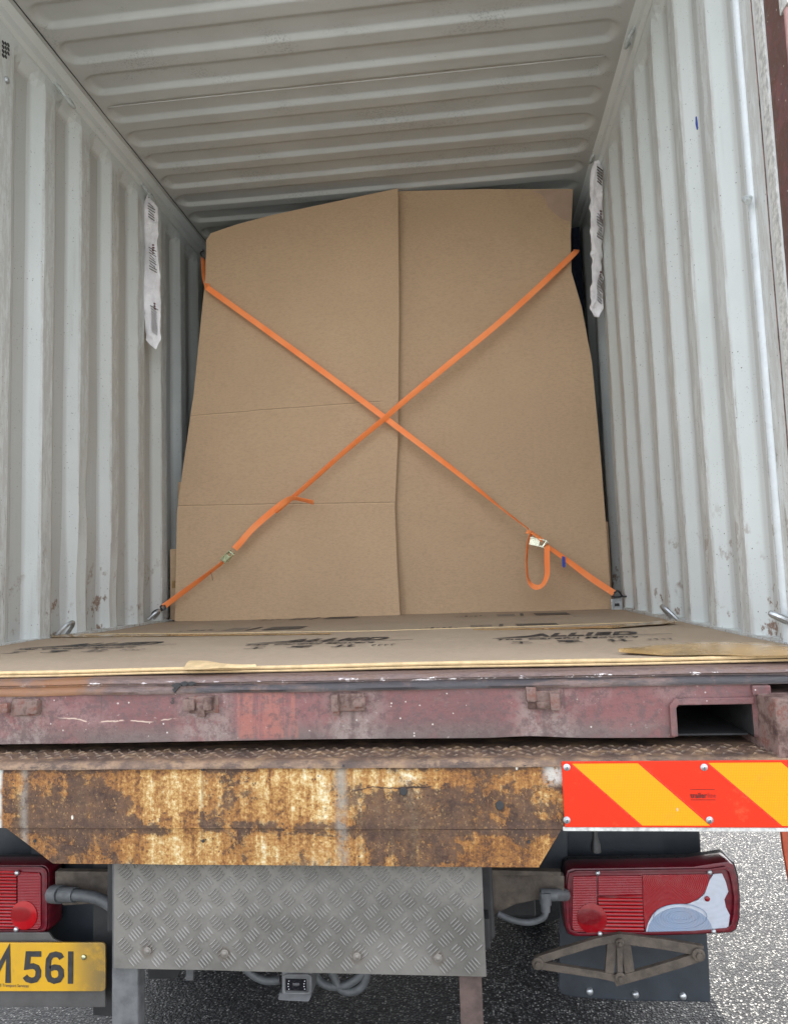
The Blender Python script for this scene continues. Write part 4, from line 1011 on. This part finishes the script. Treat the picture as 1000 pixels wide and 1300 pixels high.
ribbon_sheet('parcel_tape', [atz(600, 798, .016), atz(700, 796.5, .018), atz(780, 793.5, .022), atz(850, 786.5, .027)], [atz(600, 800, .015), atz(700, 799, .017), atz(780, 797, .020), atz(858, 790, .023)], M_TAPE, fa, lift=.001)
ribbon_sheet('parcel_tape', [atz(63, 805.5, .022), atz(150, 805, .02), atz(300, 804.5, .018), atz(420, 803.5, .017)], [atz(66, 809, .018), atz(150, 808, .017), atz(300, 806.5, .017), atz(420, 805, .016)], M_TAPE, fa, lift=.001)
# printing
def logo(x, y, sc, parent, ink, z=.0245, flat=False):
    root = parent
    zz = z
    t = text_obj('printed_word', 'ALLIED', .175*sc, (x+.05*sc, y+.135*sc, zz), (1, 0, 0), (0, 1, 0), ink, root, bold=.0048*sc, shear=.35, spacing=1.03, thick=.0002, squash=.70)
    mb = MB()
    P = [Vector((x+a*sc, y+b*sc, zz)) for a, b in ((-.07, .09), (.0, .135), (.06, .17), (.12, .19), (.10, .15), (.05, .125))]; mb.prism(P, (0, 0, .0003))
    P = [Vector((x+a*sc, y+b*sc, zz)) for a, b in ((-.07, .085), (.1, .100), (.3, .108), (.56, .118), (.56, .112), (.3, .10), (.1, .090))]; mb.prism(P, (0, 0, .0003))
    # handling marks: glass, box, arrows, hook
    for i, (ux, kind) in enumerate(((.02, 0), (.17, 1), (.32, 2), (.44, 3))):
        cx = x+ux*sc*1.05; cy = y-.075*sc
        if kind == 0:
            mb.box(cx-.028*sc, cx+.028*sc, cy+.02*sc, cy+.028*sc, zz, zz+.0003); mb.box(cx-.004*sc, cx+.004*sc, cy-.03*sc, cy+.02*sc, zz+.00005, zz+.00035); mb.box(cx-.035*sc, cx+.035*sc, cy-.038*sc, cy-.032*sc, zz, zz+.0003)
        elif kind == 1:
            mb.box(cx-.036*sc, cx+.036*sc, cy+.010*sc, cy+.036*sc, zz, zz+.0003); mb.box(cx-.012*sc, cx+.012*sc, cy-.02*sc, cy+.010*sc, zz+.00005, zz+.00035); mb.box(cx-.04*sc, cx+.04*sc, cy-.038*sc, cy-.030*sc, zz, zz+.0003)
        elif kind == 2:
            for q in (-.018, .018):
                mb.box(cx+(q-.005)*sc, cx+(q+.005)*sc, cy-.03*sc, cy+.02*sc, zz, zz+.0003)
                mb.prism([Vector((cx+(q-.014)*sc, cy+.02*sc, zz)), Vector((cx+(q+.014)*sc, cy+.02*sc, zz)), Vector((cx+q*sc, cy+.042*sc, zz))], (0, 0, .0003))
            mb.box(cx-.04*sc, cx+.04*sc, cy-.040*sc, cy-.034*sc, zz, zz+.0003)
        else:
            for k in range(4):
                ax = cx+(-.03+.022*k)*sc; mb.box(ax, ax+.014*sc, cy+(.012 if k % 2 else .002)*sc, cy+(.02 if k % 2 else .010)*sc, zz, zz+.0003); mb.box(ax+.002*sc, ax+.006*sc, cy-.025*sc, cy+.0*sc, zz, zz+.0003)
    build('printed_marks', mb, ink, root)
    text_obj('printed_words', 'The Careful Movers', .06*sc, (x-.065*sc, y+.025*sc, zz), (1, 0, 0), (0, 1, 0), ink, root, bold=.0012*sc, shear=.25, thick=.0002, squash=1.0)
def zf(x, y): return .004+fz(x, y)+.0012
for x, y, ink in ((1.72, .47, M_INK), (.985, .50, M_INK), (.245, .53, M_INK)):
    zz = max(zf(x+a*.1, y+b*.05) for a in range(6) for b in range(-2, 5)); logo(x, y, .80, fa, ink, zz)
def backprint(x, y, parent, ink):
    zz = max(-.002+fz(x+a*.1, y+b*.05) for a in range(5) for b in range(5))+.0012; mb = MB()
    mb.prism([Vector((x+.27, y, zz)), Vector((x+.42, y+.01, zz)), Vector((x+.42, y+.17, zz)), Vector((x+.27, y+.17, zz))], (0, 0, .0003))
    mb.prism([Vector((x+.2, y, zz)), Vector((x+.215, y, zz)), Vector((x+.225, y+.19, zz)), Vector((x+.21, y+.19, zz))], (0, 0, .0003))
    for k in range(5): mb.box(x+.1, x+.18, y+.01+k*.034, y+.02+k*.034, zz, zz+.0003)
    for k in range(7): mb.box(x-.09+k*.022, x-.078+k*.022, y+.04+(k % 2)*.03, y+.055+(k % 3)*.03, zz, zz+.0003)
    build('printed_marks', mb, ink, parent)
backprint(1.50, 1.06, fb, M_INKF); backprint(.50, 1.28, fb, M_INKF); backprint(1.62, 1.72, fb, M_INKF); backprint(.62, 1.9, fb, M_INKF)

# ============================================================ UPRIGHT CARDBOARD PANELS
def coons(bot, top, lef, rig, nu, nv):
    G = []
    for i in range(nu+1):
        u = i/nu; row = []
        for j in range(nv+1):
            v = j/nv
            B, T, L, Q = along(bot, u), along(top, u), along(lef, v), along(rig, v)
            c00, c10, c01, c11 = Vector(bot[0]), Vector(bot[-1]), Vector(top[0]), Vector(top[-1])
            row.append((1-v)*B+v*T+(1-u)*L+u*Q-((1-u)*(1-v)*c00+u*(1-v)*c10+(1-u)*v*c01+u*v*c11))
        G.append(row)
    return G
def upright(name, lab, bot, top, lef, rig, yf, mat, base, nu=30, nv=220):
    G2 = coons(bot, top, lef, rig, nu, nv); G = []
    for i, r_ in enumerate(G2):
        row = []
        for j, p in enumerate(r_):
            Y = 2.15
            for _ in range(4):
                q = at(p.x, p.y, Y); Y = yf(q.x, q.z)
            q = at(p.x, p.y, Y); row.append(Vector((q.x, Y, q.z)))
        G.append(row)
    mb = MB(); mb.slab(G, (0, .007, 0)); root = thing(name, lab, 'cardboard panel', base, 'tall cardboard panels closing off the load')
    build('sheet', mb, mat, root, smooth=True, autos=50); return root
def crease(z, zc, a, wd): return a*math.exp(-((z-zc)/wd)**2)
CA, CB = at(250, 527, 2.17), at(480, 510, 2.17); CC, CD = at(235, 641, 2.13), at(502, 637, 2.13)
def cl1(x): return CA.z+(CB.z-CA.z)*(x-CA.x)/(CB.x-CA.x)
def cl2(x): return CC.z+(CD.z-CC.z)*(x-CC.x)/(CD.x-CC.x)
def yl(x, z):
    zc1 = cl1(x); zc2 = cl2(x)
    return 2.125+.03*z+.02*math.sin(z*1.6)-.012-.03*max(0, zc2-z)+.014*max(0, min(zc1, 1.3)-z)*(1 if z > zc2 else 0)+.014*(zc1-zc2)*(1 if z <= zc2 else 0) + mnoise.noise(Vector((x*1.6, z*1.3, 3)))*.018+mnoise.noise(Vector((x*5, z*4, 9)))*.003+(.10*max(0, .22-x)**1.0 if z > .7 else .03*max(0, .22-x))
def yr(x, z):
    return 2.172+.032*z+.012*math.sin(z*1.7+1)+mnoise.noise(Vector((x*1.5+8, z*1.2, 3)))*.018+mnoise.noise(Vector((x*5+8, z*4, 9)))*.003+.25*max(0, x-2.12)*max(0, z-1.7)
pl = upright('upright_cardboard', 'tall creased brown cardboard panel overlapping its neighbour, with a slanting top', [(222, 789), (360, 786.5), (508, 784)], [(268, 296), (300, 285), (345, 273), (420, 257), (505, 239)],
             [(222, 789), (225, 650), (231, 605), (246, 500), (256, 400), (261, 350), (262, 305), (268, 296)], [(508, 784), (504, 720), (501, 645), (505, 560), (506.5, 400), (505, 239)], yl, M_CARD, (.7, 2.13, 0))
pr2 = upright('upright_cardboard', 'tall smooth brown cardboard panel with square top beside the hanging white bag', [(495, 785), (640, 780), (776, 773.5)], [(495, 243), (610, 240), (727, 240)],
              [(495, 785), (495, 500), (495, 243)], [(776, 773.5), (769, 670), (762, 580), (751, 460), (738, 390), (725, 345), (724, 300), (727, 240)], yr, M_CARDR, (1.75, 2.2, 0))
M_PEEL = plain("peeled_liner_card", (.45, .31, .225), .85, var=.12, sc=10, bs=.2)
def onr(px, py):
    Y = 2.2
    for _ in range(4): q = at(px, py, Y); Y = yr(q.x, q.z)
    q = at(px, py, Y-.0022); return q
ol = [(674, 243), (686, 246), (692, 252), (695, 262), (703, 270), (712, 277), (722, 281)]; orr = [(690, 241.5), (700, 241.5), (708, 241.5), (715, 241.5), (721, 242), (725, 243), (725.5, 262)]
mb = MB(); mb.slab([[onr(lerp(a[0], b[0], k/5), lerp(a[1], b[1], k/5)) for k in range(6)] for a, b in zip(ol, orr)], (0, .0012, 0)); build('peeled_patch', mb, M_PEEL, pr2, smooth=True)
# faint printed/embossed creases are geometry; a thin sliver of second layers and cartons behind
def carton(lab, x0, x1, y0, y1, z0, z1, mat=M_EDGE, cat='carton', name='carton'):
    root = thing(name, lab, cat, ((x0+x1)/2, y0, z0), 'cartons standing behind the upright panels')
    mb = MB(); mb.box(x0, x1, y0, y1, z0, z1); build('carton_body', mb, M_CARD, root, bevel=.002)
    mb = MB(); mb.box(x0+.01, x1-.01, y0-.0012, y0-.0002, (z0+z1)/2-.02, (z0+z1)/2+.02); build('tape_strip', mb, M_TAPE, root)
p = at(216, 697, 2.2); carton('low carton edge peeping out behind the creased panel near the knotted hook', p.x, .75, 2.2, 2.55, .012, p.z)
p2 = at(226, 612, 2.26); carton('upper carton corner showing behind the creased panel at half height', p2.x, .8, 2.26, 2.6, p.z+.003, p2.z)
p = at(771, 662, 2.26); p2 = at(763, 587, 2.27)
carton('lower carton edge showing behind the smooth panel near the anchored hook', 1.5, p.x, 2.255, 2.6, .012, p.z); carton('upper carton corner showing behind the smooth panel beside the dark blanket', 1.5, p2.x, 2.27, 2.6, p.z+.003, p2.z)
mb = MB(); G = []
x0b, x1b = 1.95, 2.325
for i in range(25):
    q = i/24; row = []
    for j in range(41):
        z = .015+j*2.2/40; row.append(Vector((lerp(x0b, x1b, q), 2.62+.03*math.sin(q*22)*math.sin(z*2+q*5)+.02*mnoise.noise(Vector((q*4, z*3, 0)))+.12*q*q*0, z)))
    G.append(row)
mb.slab(G, (0, .5, 0)); bl = build('moving_blanket', mb, M_BLANK, None, smooth=True, loc=(2.1, 2.6, .01)); tag(bl, 'dark navy blanket wrapped load glimpsed between smooth panel and corrugated wall', 'blanket')

# ============================================================ STRAPS
def ribbon(name, pts, wid, twist, mat, parent, th=.0022, k=6, smooth=True):
    """webbing: pts 3D, twist in degrees per control point (90 = edge on)."""
    n = len(pts); P = smoothpath(pts, k) if smooth else [Vector(p) for p in pts]; T = []
    for i in range(len(P)):
        f = i/(len(P)-1)*(n-1); a = int(min(n-2, f)); T.append(lerp(twist[a], twist[a+1], f-a))
    mb = MB(); V = []
    for i, p in enumerate(P):
        t = (P[min(len(P)-1, i+1)]-P[max(0, i-1)]).normalized(); vd = (p-CAM).normalized()
        vd = Vector((0.05, 1, 0)).normalized()
        side = t.cross(vd).normalized(); nn = side.cross(t).normalized(); a = R(T[i]); sv = side*math.cos(a)+nn*math.sin(a); tn = t.cross(sv).normalized()
        w2 = wid/2
        for u, v in ((-1, -.5), (-.9, -1), (-.35, -.7), (.35, -.7), (.9, -1), (1, -.5), (1, .5), (.9, 1), (-.9, 1), (-1, .5)): V.append(p+sv*w2*u+tn*th/2*v)
    m = 10; F = []
    for i in range(len(P)-1):
        for j in range(m): F.append((i*m+j, i*m+(j+1) % m, (i+1)*m+(j+1) % m, (i+1)*m+j))
    F += [tuple(range(m)), tuple(range(len(V)-1, len(V)-m-1, -1))]
    mb.add(V, F); return build(name, mb, mat, parent, smooth=True)
def ratchet(c, ang, parent, mat, handle_open, sc=1.0):
    """c centre 3D, ang in the picture plane of the strap direction (deg, x to right / z up)"""
    a = R(ang); u = Vector((math.cos(a), 0, math.sin(a))); v = Vector((-u.z, 0, u.x)); d = Vector((0, -1, 0))
    mb = MB()
    def b(u0, u1, v0, v1, d0, d1):
        P = [c+u*x*sc+v*y*sc+d*z*sc for x in (u0, u1) for y in (v0, v1) for z in (d0, d1)]
        mb.add(P, [(0, 1, 3, 2), (4, 6, 7, 5), (0, 4, 5, 1), (2, 3, 7, 6), (0, 2, 6, 4), (1, 5, 7, 3)])
    b(-.045, .045, -.021, -.018, -.012, .014); b(-.045, .045, .018, .021, -.012, .014)      # frame cheeks
    b(-.045, -.038, -.018, .018, -.006, .0); mb.tube([c+u*.03*sc-v*.024*sc+d*.004, c+u*.03*sc+v*.024*sc+d*.004], .009*sc, 12)
    mb.tube([c-u*.04*sc-v*.024*sc, c-u*.04*sc+v*.024*sc], .004*sc, 10)
    fr_ = build('ratchet_frame', mb, mat, parent, bevel=.0008)
    mb = MB()
    if handle_open:
        h = (u*-.9-v*.35*handle_open).normalized()
    else: h = -u
    hv = h.cross(d)
    P0 = c+u*.03*sc+d*.016*sc
    for s_ in (-1, 1):
        q = P0+hv*s_*.019*sc
        mb.prism([q-hv*.002, q+hv*.002, q+hv*.002+h*.085*sc, q-hv*.002+h*.085*sc], d*.016*sc)
    q = P0+h*.028*sc; mb.prism([q-hv*.019*sc, q+hv*.019*sc, q+hv*.022*sc+h*.058*sc, q-hv*.022*sc+h*.058*sc], d*.006*sc)
    mb.tube([P0+h*.085*sc-hv*.023*sc, P0+h*.085*sc+hv*.023*sc], .006*sc, 10)
    build('ratchet_handle', mb, mat, parent, bevel=.0008)
def hook(pts, parent, r=.0045):
    mb = MB(); mb.tube(smoothpath(pts, 6), r, 8); return build('hook', mb, M_BLK, parent, smooth=True)
WB = .030
# strap A: upper left -> lower right
A = thing('ratchet_strap', 'orange strap with the blue tag, pale ratchet and dangling loop', 'strap', tuple(at(500, 540, 2.06)), 'orange ratchet straps crossed over the panels')
tlp = at(258, 328, 2.30); pA = [tlp, at(259.5, 350, 2.235), at(264, 366, 2.135)]
ribbon('webbing', pA, WB, [62, 55, 5], M_STRAP, A)
e = at(671, 672, 2.095)
ribbon('webbing', [at(263, 365, 2.133), at(375, 446, 2.115), at(488, 530, 2.102), at(580, 600, 2.10), at(632, 642, 2.098), e], WB, [2, 6, 8, 35, 66, 76], M_STRAP, A)
ribbon('webbing', [at(692, 692, 2.09), at(715, 708, 2.085), at(750, 734, 2.075), at(779, 753, 2.065)], .031, [48, 40, 12, 4], M_STRAP, A)
ratchet(at(684.5, 687, 2.085), -36, A, M_ZINCP, 1, .90)
lp = [at(676, 676, 2.07), at(671, 684, 2.05), at(668, 710, 2.04), at(670, 735, 2.035), at(678, 745, 2.03), at(688, 743, 2.03), at(694, 730, 2.035), at(694, 712, 2.04), at(694, 694, 2.06)]
ribbon('strap_tail', lp, WB, [60, 66, 70, 68, 30, 55, 40, 35, 38], M_STRAP, A)
ribbon('strap_tail', [at(668, 675, 2.085), at(676, 677, 2.06), at(688, 686, 2.065)], .024, [20, 60, 30], M_STRAP, A)
ht = at(779, 753, 2.065)
hook([ht, at(783, 750, 2.06), at(786, 752, 2.06), at(790, 757, 2.07), at(796, 757.5, 2.10), at(796.5, 763, 2.11)], A)
mb = MB(); mb.tube([at(776, 757, 2.07), at(781, 758, 2.065), at(790, 757, 2.07)], .004, 8); build('hook', mb, M_BLK, A, smooth=True)
mb = MB(); q = at(714.5, 706, 2.07); mb.prism([at(713, 706, 2.07), at(717, 707, 2.07), at(717.5, 719, 2.066), at(715, 721, 2.066), at(713.2, 718, 2.066)], (0, .0015, 0)); build('blue_tag', mb, M_BLUE, A)
hook([at(258, 318, 2.31), at(255, 322, 2.33), at(258, 330, 2.30)], A)
# strap B: upper right -> lower left (in front)
B = thing('ratchet_strap', 'orange strap crossing on top, with the small green ratchet and short loose tail', 'strap', tuple(at(480, 540, 2.05)), 'orange ratchet straps crossed over the panels')
ribbon('webbing', [at(731, 317, 2.30), at(722, 328, 2.19), at(640, 404, 2.12), at(560, 470, 2.098), at(505, 516, 2.085), at(487, 532, 2.082), at(440, 571, 2.075), at(395, 611, 2.065), at(372, 631, 2.06), at(350, 650, 2.058)], WB, [0, 0, 8, 22, 35, 42, 50, 56, 60, 60], M_STRAP, B)
ribbon('strap_tail', [at(398, 638, 2.03), at(384, 634.5, 2.03), at(371, 632.5, 2.035), at(360, 638, 2.045), at(340, 654, 2.05), at(320, 672, 2.05), at(306, 688, 2.05), at(298, 697, 2.05)], .032, [50, 58, 55, 35, 15, 0, 10, 25], M_STRAP, B)
ratchet(at(291, 706, 2.045), 49, B, M_ZINC, -.3, .68)
ribbon('webbing', [at(285, 712, 2.045), at(262, 730, 2.04), at(235, 750, 2.035), at(208, 770, 2.03)], WB, [74, 66, 48, 30], M_STRAP, B)
hook([at(209, 768, 2.03), at(204, 770, 2.03), at(206, 775, 2.02), at(200, 774, 2.01), at(194, 778, 2.0), at(192, 784, 1.99)], B)
hook([at(209, 768, 2.03), at(210, 773, 2.03), at(205, 775, 2.02)], B)
mb = MB(); mb.tube([at(268, 727, 2.04), at(269.5, 732, 2.035), at(270, 737, 2.035)], .0015, 5); build('loose_thread', mb, M_INKF, B)

# ============================================================ DESICCANT BAGS
def bag(lab, top, bot, w0, Y0, Yb, seed, twist=0, hookpx=None):
    """hanging tube bag between two picture points; thickness and width real"""
    a = at(top[0], top[1], Y0); b = at(bot[0], bot[1], Yb); root = thing('desiccant_bag', lab, 'bag', tuple(b), 'desiccant bags hung from the lashing rings')
    n = 60; m = 18; V = []
    for i in range(n+1):
        t = i/n; c = a.lerp(b, t)
        wv = w0*(min(1, .42+t*9) if t < .1 else 1)*(1-.65*max(0, (t-.95)/.05)); tw = R(twist*t+18*math.sin(t*11+seed))
        th = .011*(.25+abs(math.sin(t*math.pi*3.2+seed))**.5)*(1 if .03 < t < .95 else .15)
        for j in range(m):
            q = 2*math.pi*j/m; e0 = math.cos(q)*wv/2; e1 = math.sin(q)*th
            e0 += (.011 if seed > 5 else .005)*mnoise.noise(Vector((t*22, q, seed))); e1 += (.016 if seed > 5 else .008)*mnoise.noise(Vector((t*17, q*.9, seed+4)))
            V.append(c+Vector((e0*math.cos(tw)-e1*math.sin(tw), e0*math.sin(tw)+e1*math.cos(tw), -.012*math.cos(q)*max(0, t-.9)*10*(1 if seed < 5 else .2))))
    F = [(i*m+j, i*m+(j+1) % m, (i+1)*m+(j+1) % m, (i+1)*m+j) for i in range(n) for j in range(m)]+[tuple(range(m)), tuple(range((n+1)*m-1, n*m-1, -1))]
    mb = MB(); mb.add(V, F); build('pouch', mb, M_BAG, root, smooth=True, autos=70)
    # printed bands of slanted lines
    r = random.Random(seed); M_DRI = plain('dark_red_ink', (.09, .012, .012), .6)
    for t0, t1, kd in ((.06, .17, 0), (.33, .40, 1), (.36, .52, 0), (.72, .77, 1), (.75, .93, 0)):
        k = int((t1-t0)*60); mb = MB(); mr_ = MB()
        for i in range(k):
            t = lerp(t0, t1, i/k); c = a.lerp(b, t)+Vector((w0*.12, -.020, 0)); L = w0*(.30 if kd == 0 else .14)*r.uniform(.6, 1.1)
            if kd == 0: mb.prism([c+Vector((-L*.5, 0, .012)), c+Vector((-L*.5+.001, 0, .0155)), c+Vector((L, 0, -.010)), c+Vector((L, 0, -.0135))], (0, .006, 0))
            else: mr_.prism([c+Vector((.006, 0, .004)), c+Vector((.006+L, 0, .001)), c+Vector((.006+L, 0, -.006)), c+Vector((.006, 0, -.004))], (0, .006, 0))
        if kd == 0: build('printed_lines', mb, M_INKF, root)
        else: build('printed_mark', mr_, M_DRI, root)
    mb = MB(); hp = hookpx; mb.tube(smoothpath([at(hp[0], hp[1], Y0), at(hp[0]+4, hp[1]+5, Y0-.01), at(hp[0]+2, hp[1]+12, Y0), a+Vector((0, 0, -.01))], 5), .005, 8); build('hanging_hook', mb, M_BAG, root, smooth=True)
bag('white desiccant bag with black print hanging flat against the wall that has the vent', (190, 252), (195, 441), .085, 1.92, 1.90, 1, 10, (185, 240))
bag('crumpled white desiccant bag hanging twisted beside the smooth panel', (757, 205), (757, 402), .062, 2.03, 2.13, 7.3, 25, (758, 190))
